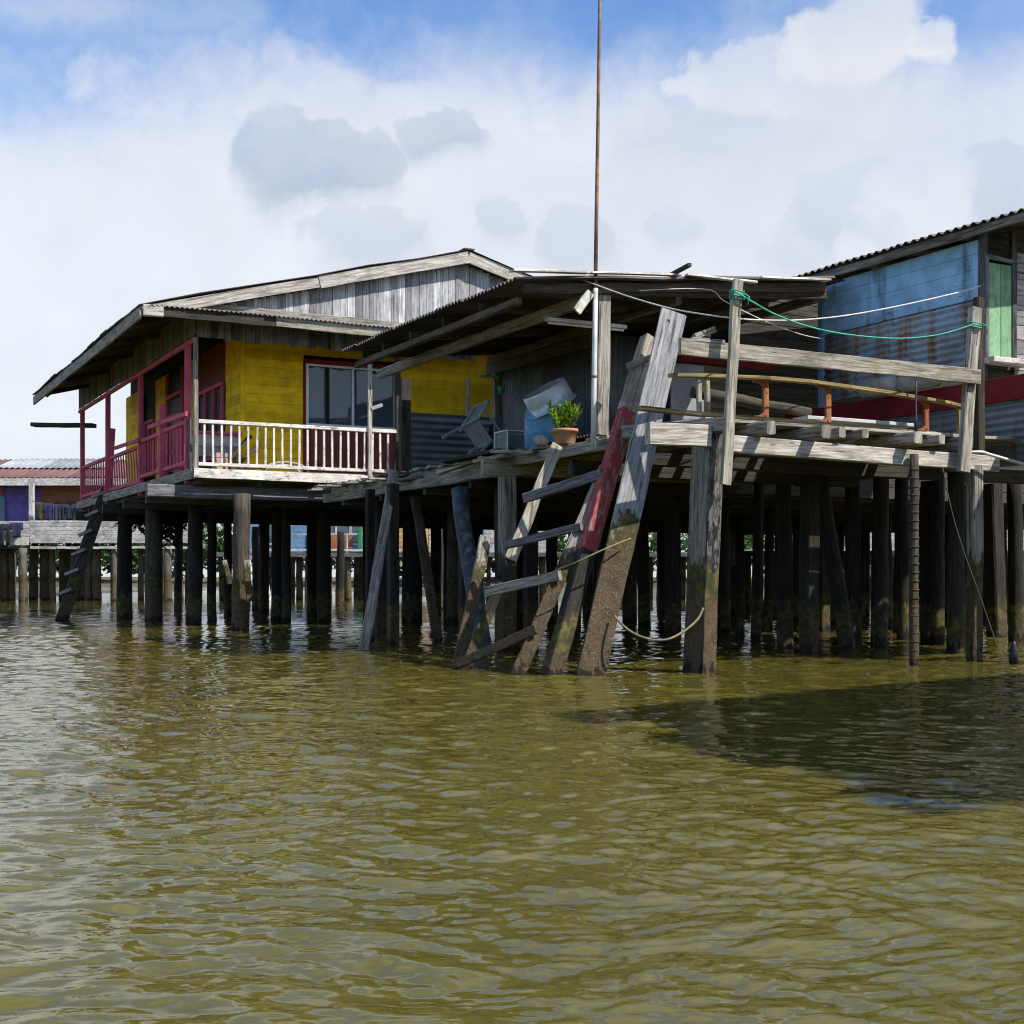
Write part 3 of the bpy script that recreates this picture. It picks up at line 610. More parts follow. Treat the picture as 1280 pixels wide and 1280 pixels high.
m = MB(); m.cyl(P(866, 490, 17.3), P(1012, 516, 17.9), .08, .07, 12, 5, .01); single(m, 'log', M['brown'], 'brown weathered log lying behind the bracket frame', 'log', P(940, 505, 17.6))
m = MB(); m.cyl(P(1145, 470, 17.5), P(1145, 546, 17.5), .014, n=8); single(m, 'iron_rod', M['wire'], 'thin upright iron rod behind the right end of the bracket frame', 'rod', P(1145, 546, 17.5))

# ================================================================== ropes and wires
def rope(name, label, mat, pts, r, cat='rope'):
    m = MB(); m.tube(smooth(pts) if len(pts) > 3 else pts, r, 6); return single(m, name, M[mat], label, cat, pts[0])
rope('washing_line', 'long white washing line from the shed roof to the blue house', 'rope_w', [P(722, 347, 17.4), P(745, 356, 17.3), P(790, 372, 16.9), P(840, 386, 16.3), P(880, 393, 15.8), P(915, 397.5, 15.4), P(950, 400, 15.9), P(1000, 400, 16.4), P(1060, 394, 16.9), P(1130, 381, 17.5), P(1200, 365, 18.2), P(1226, 357, 18.6)], .010, 'line')
rope('cord', 'thin grey cord from the shed roof sagging to the post left of the blue wall', 'rope_w', [P(725, 364, 17.4), P(760, 365, 17.6), P(878, 361, 18.1), P(905, 376, 18.3), P(940, 394, 18.6), P(975, 409, 19.2), P(1005, 419, 19.8), P(1030, 424, 20.4)], .007, 'line')
gk = rope('green_rope', 'bright green rope tied between the two rail posts', 'rope_g', [P(918, 364, 15.32), P(930, 371, 15.36), P(965, 391, 15.6), P(1000, 405, 15.9), P(1040, 415, 16.2), P(1085, 421, 16.5), P(1130, 423, 16.8), P(1175, 418, 17.05), P(1215, 406, 17.28)], .010)
def knot(parent, c, r, n=4, mat='rope_g'):
    m = MB()
    for k in range(n):
        z = (k - n/2)*.03; m.tube([c + V((r*math.cos(t*.6283), r*math.sin(t*.6283), z + .012*math.sin(t*1.3))) for t in range(11)], .009, 6)
    m.tube([c + V((r, -r*.6, 0)), c + V((r*1.5, -r, -.05)), c + V((r*1.3, -r, -.14))], .009, 6)
    return m.build('knot', M[mat], parent)
knot(gk, P(921, 368, 15.44), .085); knot(gk, P(1217, 406, 17.38), .10, 3)
rope('mooring_rope', 'tan rope hanging in a loop from the wide grey plank to the corner post', 'rope_b', [P(768, 770, 15.3), P(780, 783, 15.1), P(795, 793, 15.0), P(815, 799.5, 15.0), P(835, 799, 15.0), P(855, 789, 15.1), P(872, 774, 15.2), P(879, 760, 15.25)], .014)
rope('mooring_rope', 'slim tan cord running from the ladder rung up across the wide grey plank', 'rope_b', [P(684, 720, 15.5), P(700, 711, 15.4), P(720, 703, 15.2), P(752, 688, 15.25), P(788, 673, 15.55)], .010)
rope('wire', 'thin dark wire hanging from the front beam down into the water', 'wire', [P(1178, 583, 16.9), P(1190, 640, 16.8), P(1205, 690, 16.7), P(1225, 745, 16.6), P(1248, 810, 16.5), P(1264, 834, 16.3)], .006)
rope('bent_pipe', 'bent white pipe sticking out right of the platform end', 'pole', [P(1205, 566, 17.3), P(1226, 565, 17.3), P(1240, 569, 17.4), P(1300, 586, 17.6)], .022, 'pipe')
rope('cord', 'thin tan cord wound round the right rail post', 'rope_b', [P(785, 509, 16.4), P(835, 513, 16.1), P(880, 519, 15.6)], .010, 'line')
m = MB(); sp = P(1267, 822, 17.0); m.lathe([(.0, -.1), (.055, -.1), (.062, .05), (.04, .13), (.025, .16), (.025, .2), (0, .21)], Matrix.Translation(sp), 16)
single(m, 'float', plain('black_plastic', (.012, .012, .012), .35), 'black plastic bottle float in the water at the right edge', 'float', sp)
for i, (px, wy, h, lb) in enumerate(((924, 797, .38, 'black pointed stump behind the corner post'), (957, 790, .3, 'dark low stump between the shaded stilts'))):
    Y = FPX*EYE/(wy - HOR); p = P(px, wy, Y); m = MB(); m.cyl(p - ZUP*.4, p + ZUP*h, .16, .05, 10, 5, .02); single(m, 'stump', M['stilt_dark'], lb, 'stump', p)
# ================================================================== blue house on the right
bh = thing('blue_house', 'blue board and rusty corrugated house with a green shutter at the right edge', 'house', L(7, 3, 2.9))
BA, B0, B1 = 5.33, .8, 4.1
m = MB(); m.boards(L(BA, B0, 5.03), UB, ZUP, B1 - B0, .84, .21, .025, .01); m.build('siding', M['blue'], bh)
m = MB(); m.corr(L(BA + .01, B0, 3.95), UB, ZUP, B1 - B0, 1.1, .105, .018, 4, .008, 7); m.build('wall', M['blue_zinc'], bh)
m = MB(); m.bar(L(BA, B0 - .02, 3.85), L(BA, B0 - .02, 5.92), .10, .10, UB, 4, .004, tint=.3); m.build('corner_post', M['skirt'], bh)
m = MB(); m.bar(L(BA, B1 + .05, 2.98), L(BA, B1 + .05, 5.75), .10, .12, UB, 4, .004, tint=.6); m.build('corner_post', M['farblue'], bh)
m = MB(); m.bar(L(BA - .02, 2.9, 5.86), L(BA - .02, 2.9, 6.1), .08, .08, UB); m.build('strut', M['grey'], bh)
ru = V(UR*math.cos(.16) + ZUP*math.sin(.16)); m = MB(); m.corr(L(5.0, -.25, 6.0), ru, UB, 6.0, 6.3, .16, .022, 4, .012, 7, ragged=.03); m.build('roof', M['roof_dark'], bh)
m = MB(); m.bar(L(5.12, -.2, 5.93), L(5.12, 5.9, 5.93), .06, .12, None, 6, .006, tint=.4); m.build('eave_beam', M['grey'], bh)
for k in range(6):
    bb = -.15 + k*1.05; one('rafter', M['brown'], bh, 'bar', L(5.1, bb, 5.96), L(9.5, bb, 5.96 + 4.4*.161), .06, .12)
m = MB(); m.boards(L(BA + .04, 1.0, 5.6), UR, ZUP, 4.5, .5, .2, .03); m.build('wall', M['dark'], bh)
# shutter window
a0 = A_at(1233, B0 - .04); a1 = A_at(1263, B0 - .04)
w = MB(); zc0, zc1 = 4.2, 5.52
w.bar(L(a0 - .03, B0 - .05, zc0 - .02), L(a0 - .03, B0 - .05, zc1 + .06), .07, .08, UB); w.bar(L(a1 + .04, B0 - .05, zc0 - .02), L(a1 + .04, B0 - .05, zc1 + .5), .10, .08, UB, tint=.1); w.bar(L(a0 - .07, B0 - .05, zc1 + .09), L(a1 + .1, B0 - .05, zc1 + .05), .08, .06)
sw = w.build('window', M['skirt'], bh)
m = MB(); m.boards(L(a0 + .01, B0 - .06, zc0), ZUP, UR, zc1 - zc0, a1 - a0 - .02, (a1 - a0)/2 - .01, .03, .012, .006); m.build('shutter', M['green'], sw)
m = MB(); m.bar(L(a0 - .12, B0 - .16, zc0 - .07), L(a1 + .22, B0 - .16, zc0 - .07), .26, .08, None, 2, .003, tint=.8); m.build('sill', M['flash'], sw)
m = MB(); m.boards(L(a1 + .12, B0, 3.85), UR, ZUP, 3.5, 1.9, .22, .03, .012, .006); m.build('wall', M['peel'], bh)
m = MB(); m.boards(L(BA + .08, B0 + .06, 3.8), UR, ZUP, 4.0, 1.9, .25, .03, .01); m.build('wall', M['dark'], bh, 'dark boards behind the shutter')
# base: red band over rusty sheet, runs on toward the river
m = MB(); m.boards(L(5.28, -1.6, 3.52), UB, ZUP, 6.6, .34, .34, .05, .0); m.build('base_band', M['redband'], bh)
m = MB(); m.corr(L(5.30, -1.6, 2.62), UB, ZUP, 6.4, .92, .105, .018, 4, .008, 7); m.build('base_sheet', M['rust_zinc'], bh)
m = MB(); m.boards(L(5.32, -1.6, 3.83), UR, UB, 3., 2.35, .2, .04, back=False); m.build('floor', M['grey'], bh)
for a, b in ((5.4, -1.5), (7, -1.4), (8.4, -1.4), (5.45, 1.4), (7.1, 1.3), (8.6, 1.6), (5.5, 3.6), (7.2, 3.7), (8.7, 4.2), (6.2, 5.5)):
    m = MB(); m.cyl(L(a, b, -.8), L(a + R.uniform(-.05, .05), b, 2.7), .14, .12, 12, 6, .012); m.build('stilt', M['stilt_dark'], bh)
m = MB(); m.bar(L(5.4, -1.4, 2.6), L(8.8, -1.4, 2.6), .14, .2); m.build('beam', M['dark'], bh); m = MB(); m.bar(L(5.4, 1.4, 2.6), L(8.8, 1.4, 2.6), .14, .2); m.build('beam', M['dark'], bh)
for i, (px, b, lb) in enumerate(((1118, 2.6, 'dusty bundle rolled up under the blue wall, left of two'), (1168, 1.75, 'dusty bundle rolled up under the blue wall, right of two'))):
    m = MB(); c = L(5.1, b, 3.98)
    m.lathe([(0, -.42), (.07, -.41), (.13, -.33), (.14, 0), (.135, .3), (.08, .4), (0, .42)], Matrix.Translation(c) @ Matrix.Rotation(math.radians(27.5), 4, 'Z') @ Matrix.Rotation(math.radians(90), 4, 'X'), 16)
    m.v = [c + (V(p) - c)*(1 + .13*mnoise.noise(V(p)*6)) for p in m.v]; single(m, 'rolled_bundle', M['sack'], lb, 'bundle', c)

# ================================================================== dark house behind the sheds
rh = thing('rear_house', 'dark board house in the shadow behind the open shed and the blue house', 'house', L(13, 13, 2.9))
RA0, RA1, RB0, RB1 = 5.6, 24., 6.6, 24.
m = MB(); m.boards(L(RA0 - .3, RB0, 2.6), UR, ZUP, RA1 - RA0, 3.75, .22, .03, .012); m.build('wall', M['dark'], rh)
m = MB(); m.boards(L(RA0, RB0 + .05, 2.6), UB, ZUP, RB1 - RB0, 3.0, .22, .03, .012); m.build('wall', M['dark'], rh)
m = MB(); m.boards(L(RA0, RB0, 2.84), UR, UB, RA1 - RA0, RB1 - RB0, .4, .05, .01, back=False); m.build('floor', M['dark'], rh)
m = MB(); m.corr(L(RA0 - .3, RB0 - .1, 6.36), UR, V(UB - ZUP*.03), RA1 - RA0 + .4, RB1 - RB0 + .6, .2, .02, 4, .01, 4); m.build('roof', M['roof_dark'], rh)
for bb in (6.8, 9.5, 12.5, 16, 20, 23.5): one('beam', M['dark'], rh, 'bar', L(RA0 - .3, bb, 2.68), L(RA1, bb, 2.68), .16, .26, None, 6, .01)
for i in range(6):
    for j in range(4):
        aa, bb = RA0 + .4 + i*3.2 + R.uniform(-1, 1), RB0 + .8 + j*5. + R.uniform(-1.3, 1.3)
        m = MB(); m.cyl(L(aa, bb, -.7), L(aa + R.uniform(-.1, .1), bb, 2.6), R.uniform(.09, .14), None, 10, 6, .012); m.build('stilt', M['stilt_dark'], rh)
# ================================================================== yellow house
yh = thing('yellow_house', 'yellow stilt house with pink veranda, white railing and grey gable roof', 'house', L(3, 21, 3.3))
VA, VB, FZ = -2.19, 14.9, 3.38      # veranda corner, floor level
WA, WB = -.79, 16.3                  # wall corner
BK = 28.7
def gz(a): return 8.42 - abs(a - 3.81)*(8.42 - 6.52)/7.27
# floor
m = MB(); m.boards(L(VA, VB, FZ - .02), UR, UB, 10.2, BK - VB, .15, .04, .012, .004, back=False); m.build('floor', M['grey'], yh)
m = MB(); m.bar(L(VA - .05, VB - .05, 3.28), L(2.2, VB - .05, 3.25), .06, .2, None, 8, .006, .1, tint=.9, ragged=.1); m.build('floor_edge', M['white'], yh, 'flaking white edge board')
m = MB(); m.bar(L(2.25, VB - .05, 3.25), L(7, VB - .05, 3.25), .06, .18); m.build('floor_edge', M['grey'], yh)
m = MB(); m.bar(L(VA - .05, VB, 3.26), L(VA - .05, BK, 3.26), .07, .22, None, 10, .008, .1, tint=.5); m.build('floor_edge', M['grey'], yh)
for b, a0 in ((VB + .45, VA - .9), (18., VA - .35), (20.8, VA - .3), (23.5, VA - .3), (26., VA - .2), (28.2, VA - .2)):
    one('beam', M['dark'] if b > 16 else M['skirt'], yh, 'bar', L(a0, b, 2.92), L(8, b, 2.9), .16, .27, None, 6, .01)
for a in (VA + .1, -.8, .6, 2, 3.4, 5, 6.6): one('joist', M['dark'], yh, 'bar', L(a, VB + .05, 3.12), L(a, BK, 3.12), .09, .14)
# front wall
for aa, zz, ln, hh in ((WA, FZ, 1.42, 3.2), (2.92, FZ, 5., 3.2), (.63, 6.15, 2.29, .45)): m = MB(); m.boards(L(aa, WB, zz), UR, ZUP, ln, hh, .2, .03, .014, .003); m.build('wall', M['yellow'], yh)
for bb, ln in ((WB + .02, 1.3), (20.2, 1.3), (23.3, 1.5), (26.6, 2.2)): m = MB(); m.boards(L(WA, bb, FZ), UB, ZUP, ln, 3.2, .2, .03, .014, .003); m.build('wall', M['yellow'], yh)
for zz, hh in ((5.6, 1.), (FZ, .6)): m = MB(); m.boards(L(WA, 17.62, zz), ZUP, UB, hh, 2.56, .16, .03, .008); m.build('wall', M['redpanel'], yh)
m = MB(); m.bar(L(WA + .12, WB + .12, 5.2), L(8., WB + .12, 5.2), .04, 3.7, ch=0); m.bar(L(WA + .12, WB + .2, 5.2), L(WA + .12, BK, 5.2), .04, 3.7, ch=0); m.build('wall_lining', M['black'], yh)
m = MB(); m.bar(L(WA - .01, WB - .03, FZ), L(WA - .01, WB - .03, 6.6), .09, .09, UB, tint=.5); m.build('corner_trim', M['yellow'], yh)
m = MB(); m.bar(L(A_at(585, 16.2), 16.22, 4.8), L(A_at(585, 16.2), 16.22, 5.9), .10, .04, UB, tint=.9); m.build('batten', M['gable'], yh)
# big sliding window
wa0, wa1, wz0, wz1 = .66, 2.87, 4.56, 5.96
w = MB()
for a in (wa0 + .03, wa0 + 1.13, wa1 - .03): w.bar(L(a, WB - .06, wz0), L(a, WB - .06, wz1), .055, .07, UB, ch=.1, tint=.6)
for z in (wz0 + .025, wz1 - .025): w.bar(L(wa0, WB - .058, z), L(wa1, WB - .058, z), .07, .05, ch=.1, tint=.6)
win = w.build('window', M['alu'], yh)
for (x0, x1, dz) in ((wa0 + .05, wa0 + 1.11, .0), (wa0 + 1.15, wa1 - .05, .02)):
    m = MB(); m.bar(L(x0, WB - .04 + dz, (wz0 + wz1)/2), L(x1, WB - .04 + dz, (wz0 + wz1)/2), .008, wz1 - wz0 - .08, ch=0); m.build('pane', M['glass'], win)
m = MB(); m.bar(L(wa0 + .52, WB - .052, wz0 + .04), L(wa0 + .52, WB - .052, wz1 - .04), .09, .012, UB, ch=0); m.build('mullion', M['black'], win)
m = MB(); m.bar(L(wa0 - .05, WB - .06, wz1 + .06), L(wa1 + .05, WB - .06, wz1 + .06), .08, .10, tint=.5); m.bar(L(wa0 - .03, WB - .04, FZ), L(wa0 - .03, WB - .04, wz1), .05, .06, UB, tint=.5); m.build('window_trim', M['redband'], yh)
m = MB(); m.boards(L(wa0 - .04, WB - .03, FZ), ZUP, UR, wz0 - FZ - .02, wa1 - wa0 + .1, .17, .03, .008); m.build('wall_panel', M['redpanel'], yh)
# pink windows and door on the veranda side
def side_window(b0, b1, z0, z1, n):
    w = MB()
    for k in range(n + 1): bb = b0 + (b1 - b0)*k/n; w.bar(L(WA - .05, bb, z0), L(WA - .05, bb, z1), .09, .08, UR, ch=.1)
    for z in (z0, z1): w.bar(L(WA - .05, b0 - .04, z), L(WA - .05, b1 + .04, z), .09, .09, ch=.1)
    o = w.build('window', M['pink'], yh)
    for k in range(n):
        c0, c1 = b0 + (b1 - b0)*k/n + .05, b0 + (b1 - b0)*(k + 1)/n - .05
        m = MB(); m.bar(L(WA - .02, c0, (z0 + z1)/2), L(WA - .02, c1, (z0 + z1)/2), .01, z1 - z0 - .08, ch=0); m.build('pane', M['pane'], o)
side_window(17.75, 20.05, FZ + .55, 5.6, 3); side_window(24.9, 26.5, FZ + .6, 5.5, 3)
w = MB()
for bb in (21.55, 23.25): w.bar(L(WA - .05, bb, FZ), L(WA - .05, bb, 6.5), .1, .1, UR)
for z in (5.35, 5.9): w.bar(L(WA - .05, 21.5, z), L(WA - .05, 23.3, z), .09, .1)
door = w.build('door', M['pink'], yh)
m = MB(); m.boards(L(WA - .03, 21.6, FZ + .03), ZUP, UB, 1.95, 1.0, .2, .04, .006); m.build('door_leaf', M['pink'], door)
m = MB(); m.bar(L(WA - .02, 22.65, 4.6), L(WA - .02, 23.2, 4.6), .01, 1.4, ch=0); m.bar(L(WA - .02, 21.6, 6.2), L(WA - .02, 23.2, 6.2), .01, .5, ch=0); m.bar(L(WA - .02, 21.6, 5.62), L(WA - .02, 23.2, 5.62), .01, .4, ch=0); m.build('pane', M['pane'], door)
m = MB(); m.cyl(L(WA - .05, 22.5, 4.4), L(WA - .14, 22.5, 4.4), .03); m.build('handle', M['alu'], door)
# veranda posts
m = MB(); m.bar(L(VA, VB, 3.2), L(VA, VB, 6.1), .10, .10, UB, 4, .003, tint=.4); m.build('veranda_post', M['grey'], yh)
a = A_at(461, VB); m = MB(); m.bar(L(a, VB - .06, 3.2), L(a, VB - .06, 6.1), .09, .08, UB, 4, .004, tint=.9); m.build('veranda_post', M['pale'], yh)
m = MB(); m.bar(L(a + .02, VB - .1, 4.83), L(a + .26, VB - .16, 4.92), .05, .08); m.build('post_stub', M['pale'], yh)
a = A_at(497, VB); m = MB(); m.bar(L(a, VB, 3.2), L(a, VB, 6.3), .12, .1, UB, tint=.2); m.build('veranda_post', M['dark'], yh)
PB = (15.55, 20.2, 24.3, 28.2)
for bb in PB: m = MB(); m.bar(L(VA, bb, 3.1), L(VA, bb, 6.05), .125, .125, UB, 3, .003, tint=.5); m.build('veranda_post', M['pink'], yh)
m = MB(); m.bar(L(VA, VB + .08, 6.07), L(VA, BK, 6.07), .08, .10, tint=.5); m.build('post_beam', M['pink'], yh)
# white railing
rl = MB(); ae = A_at(498, VB)
rl.bar(L(VA + .06, VB, 4.36), L(ae, VB, 4.36), .09, .075, None, 6, .003, .1, tint=.8); rl.bar(L(VA + .06, VB, 3.47), L(ae, VB, 3.47), .07, .07, None, 6, .003, .1, tint=.7)
wr = rl.build('railing', M['white'], yh, 'white railing along the front')
for k in range(24):
    a = VA + .18 + (ae - VA - .24)*k/23; m = MB(); m.bar(L(a, VB, 3.5), L(a + R.uniform(-.012, .012), VB, 4.33), .045, .035, UB, ch=.1, tint=R.uniform(.7, 1)); m.build('baluster', M['white'], wr)
# pink railings, one per bay
def pink_rail(b0, b1, z0, z1, n, drop=0., slant=0., lb=None):
    r = MB(); r.bar(L(VA, b0, z1), L(VA, b1, z1 + drop), .08, .09, tint=.6); r.bar(L(VA, b0, z0), L(VA, b1, z0 + drop), .08, .09, tint=.5)
    o = r.build('railing', M['pink'], yh, lb)
    for k in range(n):
        t = (k + .7)/(n + .4); bb = b0 + (b1 - b0)*t
        m = MB(); m.bar(L(VA, bb, z0 + drop*t), L(VA, bb + slant, z1 + drop*t), .032, .03, UB, ch=.1, tint=R.uniform(.6, 1)); m.build('baluster', M['pink'], o)
pink_rail(15.6, 17.7, 3.55, 4.42, 6); pink_rail(17.8, 20.15, 3.55, 4.4, 8); pink_rail(20.3, 24.1, 3.45, 4.3, 12, 0, .25, 'slumped pink railing bay'); pink_rail(24.4, 28.2, 3.5, 4.35, 11)
m = MB(); m.bar(L(VA - .05, 17.75, 3.3), L(VA - .05, 17.75, 5.05), .13, .12, UB, tint=.9); m.bar(L(VA - .09, 15.3, 4.55), L(VA - .1, 18.9, 4.62), .05, .1, tint=.8); m.bar(L(VA - .1, 20.0, 4.42), L(VA - .15, 22.6, 4.45), .05, .09, tint=.1); m.build('railing_scrap', M['pink'], yh)
m = MB(); m.bar(L(VA - .05, 24.05, 3.4), L(VA + .02, 23.9, 5.1), .2, .05, UB); m.build('railing_scrap', M['pink'], yh)
m = MB(); m.bar(L(VA, VB + .5, FZ), L(VA, VB + .5, 4.45), .2, .04, UR, tint=.3); m.build('post_board', M['skirt'], yh)
# boarded skirts under the eaves
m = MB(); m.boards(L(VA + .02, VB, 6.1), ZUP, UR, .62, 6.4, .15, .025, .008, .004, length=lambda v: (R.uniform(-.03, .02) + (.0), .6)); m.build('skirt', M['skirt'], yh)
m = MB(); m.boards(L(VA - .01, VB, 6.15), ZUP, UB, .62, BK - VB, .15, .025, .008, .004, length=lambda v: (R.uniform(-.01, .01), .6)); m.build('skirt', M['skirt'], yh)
# gable wall
m = MB(); m.boards(L(-1.6, 14.52, 6.5), ZUP, UR, 3, 10.8, .175, .025, .008, .006, length=lambda v: (.02 + R.uniform(-.02, .03), max(0, gz(-1.6 + v) - 6.5 - .22))); m.build('gable_wall', M['gable'], yh)
m = MB(); m.bar(L(-2.6, 14.46, 6.68), L(4.8, 14.46, 6.64), .05, .14, None, 6, .006, tint=.3); m.build('gable_beam', M['grey'], yh)
# roof: two slopes with bargeboards, fascia, purlins
FB = 14.3; sl = (8.42 - 6.52)/7.27; rt = MB()
ul = (L(-3.46, 0, 6.52) - L(3.81, 0, 8.42)); rt.corr(L(3.83, FB - .08, 8.46), ul, UB, ul.length + .05, BK + .4 - FB, .12, .018, 6, .02, 5, ragged=.04)
rf = rt.build('roof', M['roof_dark'], yh)
rt = MB(); ur = (L(11.0, 0, 6.54) - L(3.81, 0, 8.42)); rt.corr(L(3.79, FB - .08, 8.46), ur, UB, ur.length, BK + .4 - FB, .12, .018, 6, .02, 5, ragged=.04); rt.build('roof', M['roof_dark'], yh, 'far slope of the roof')
m = MB()
m.bar(L(3.81, FB - .02, 8.30), L(.3, FB - .02, 8.30 - 3.51*sl), .05, .26, None, 5, .004, .06, tint=.8); m.bar(L(.28, FB - .02, 8.30 - 3.53*sl), L(-3.4, FB - .02, 8.30 - 7.2*sl), .05, .22, None, 6, .005, .06, tint=.45); m.build('bargeboard', M['pale'], rf)
m = MB(); m.bar(L(3.81, FB - .02, 8.30), L(9., FB - .02, 8.30 - 5.2*sl), .05, .26, None, 5, .004, .06, tint=.8); m.build('bargeboard', M['pale'], rf)
m = MB(); m.bar(L(3.81, FB - .08, 8.475), L(3.81, BK + .3, 8.475), .26, .03, tint=.2); m.build('ridge_cap', M['roof_dark'], rf)
m = MB(); m.bar(L(-3.44, FB, 6.40), L(-3.44, BK + .3, 6.36), .05, .24, None, 10, .008, .06, tint=.5); m.build('fascia', M['grey'], rf)
for k in range(8):
    a = -3.1 + k*1.0; m = MB(); m.bar(L(a, FB + .05, gz(a) - .10), L(a, BK + .2, gz(a) - .10), .06, .09); m.build('purlin', M['dark'], rf)
for bb in (15.2, 18, 21, 24, 27): m = MB(); m.bar(L(-3.35, bb, gz(-3.35) - .2), L(3.7, bb, gz(3.7) - .2), .07, .12); m.build('rafter', M['dark'], rf)
# front awning under the gable
ua = L(0, 13.95, 6.50) - L(0, 14.5, 6.62); m = MB(); m.corr(L(-3.35, 14.5, 6.62), ua, UR, ua.length, 8.6, .10, .016, 2, .008, 7, ragged=.03); aw = m.build('awning', M['roof_edge'], yh)
m = MB(); m.bar(L(-3.4, 14.05, 6.40), L(-.75, 14.05, 6.40), .07, .19, None, 5, .005, .08, tint=.2); m.build('awning_beam', M['dark'], aw)
m = MB(); m.bar(L(-.73, 14.04, 6.41), L(5.2, 14.04, 6.34), .07, .20, None, 5, .005, .08, tint=.8); m.build('awning_beam', M['grey_moss'], aw, 'mossy pale end of the awning beam')
m = MB(); m.bar(L(-3.45, 14.03, 6.40), L(-3.06, 14.01, 6.40), .09, .23, tint=.9); m.build('beam_end', M['pale'], aw)
for a in (-2.9, -1.9, -.9, .1, 1.1, 2.0): m = MB(); m.bar(L(a, 14.08, 6.42), L(a, 14.9, 6.55), .05, .08); m.build('rafter', M['dark'], aw)
# stilts
for i in range(3):
    for bb in (18.5, 23.5, 27.5):
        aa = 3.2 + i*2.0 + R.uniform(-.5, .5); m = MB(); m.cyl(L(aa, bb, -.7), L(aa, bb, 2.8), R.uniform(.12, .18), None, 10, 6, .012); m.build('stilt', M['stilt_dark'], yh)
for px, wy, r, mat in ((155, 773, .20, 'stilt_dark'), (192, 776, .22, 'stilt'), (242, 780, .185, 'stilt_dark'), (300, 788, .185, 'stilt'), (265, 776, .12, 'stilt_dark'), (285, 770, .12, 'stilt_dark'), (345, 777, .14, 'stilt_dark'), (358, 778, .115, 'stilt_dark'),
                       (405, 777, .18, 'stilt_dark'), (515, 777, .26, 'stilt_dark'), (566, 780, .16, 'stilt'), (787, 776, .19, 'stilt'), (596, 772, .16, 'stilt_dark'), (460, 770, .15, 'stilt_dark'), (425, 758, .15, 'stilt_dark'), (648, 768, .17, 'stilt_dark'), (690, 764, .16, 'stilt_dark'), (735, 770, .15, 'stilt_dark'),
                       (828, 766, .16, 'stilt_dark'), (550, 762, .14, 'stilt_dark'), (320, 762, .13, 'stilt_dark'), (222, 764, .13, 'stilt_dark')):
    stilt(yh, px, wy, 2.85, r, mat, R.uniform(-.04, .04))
m = MB(); p = P(313, 700, 27.6); m.bar(P(312, 752, 27.5), P(307, 700, 27.5), .14, .08, UB, 4, .02, tint=.7); m.bar(P(287, 730, 27.6), P(281, 700, 27.6), .10, .07, UB, 3, .02, tint=.9); m.build('splint', M['stilt_grey'], yh)
# screens and clutter of the veranda
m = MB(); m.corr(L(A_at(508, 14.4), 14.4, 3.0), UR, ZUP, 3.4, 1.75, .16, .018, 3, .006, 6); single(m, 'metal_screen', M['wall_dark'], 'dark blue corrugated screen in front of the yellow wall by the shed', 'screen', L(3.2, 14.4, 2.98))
tbx = L(-1.35, 17.2, FZ); bn = thing('bench', 'pink topped grey counter on the corner of the veranda', 'counter', tbx)
m = MB(); m.bar(L(-2.0, 16.4, 4.28), L(-.85, 16.4, 4.28), .5, .06, tint=.5); m.build('top', M['pink'], bn)
m = MB(); m.boards(L(-1.95, 16.25, 3.75), UR, ZUP, 1.05, .5, .25, .03); m.build('panel', M['gable'], bn)
for a in (-1.9, -.95): m = MB(); m.bar(L(a, 16.4, FZ), L(a, 16.4, 4.26), .07, .07, UB); m.build('leg', M['grey'], bn)
for i, (a0, z0, a1, z1, b, lb) in enumerate(((-1.4, 3.5, -.75, 4.2, 15.7, 'brown offcut leaning steeply on the pink counter'), (-1.25, 3.45, -.62, 4.0, 15.5, 'brown offcut leaning flatter in front of the steep one'), (-1.6, 3.42, -.6, 3.5, 15.35, 'brown offcut lying flat on the veranda floor'))):
    m = MB(); m.bar(L(a0, b, z0), L(a1, b + .1, z1), .14, .07, None, 2, .004); single(m, 'timber_offcut', M['brown'], lb, 'timber', L(a0, b, FZ))
m = MB(); c = L(.0, 15.6, FZ + .02); m.tube([c + UR*.52*math.cos(t*math.pi/16) + ZUP*.24*math.sin(t*math.pi/16) for t in range(17)], .03, 8)
m.tube([c + UB*.3 + UR*.42*math.cos(t*math.pi/16) + ZUP*.2*math.sin(t*math.pi/16) for t in range(17)], .03, 8); m.bar(c - UR*.5, c + UR*.5, .5, .03)
single(m, 'hoop_trap', M['sack'], 'grey hooped trap on the floor behind the white railing', 'trap', c)
m = MB(); c = L(-1.75, 15.15, FZ); m.boards(c, UR, ZUP, .28, .36, .12, .2, .01); single(m, 'box', plain('pink_box', (.50, .33, .27), .8), 'small pinkish box in the veranda corner beside the grey post', 'box', c)
# hanging ferns under the floor
for i, (px, py, Y, n, lb) in enumerate(((172, 622, 37, 26, 'small dark fern hanging under the veranda between the two left stilts'), (205, 622, 35.5, 46, 'long dark fern hanging under the veranda right of the second stilt'), (224, 620, 35, 20, 'small dark fern hanging beside the third stilt'))):
    m = MB(); c = P(px, py, Y); c.z = 2.95
    for k in range(n):
        p = c + V((R.uniform(-.35, .35), R.uniform(-.3, .3), 0)); ln = R.uniform(.2, 1.1 if n > 30 else .6); dx = R.uniform(-.25, .25)
        for j in range(10):
            t = j/10; q = p + V((dx*t, 0, -ln*t)); a2 = R.uniform(0, 6.28); leaf(m, q, V((math.cos(a2)*.7, math.sin(a2)*.7, -.6)).normalized(), V((-math.sin(a2), math.cos(a2), 0)), .28, .09, R.random())
    single(m, 'hanging_fern', M['fern'], lb, 'fern', c)
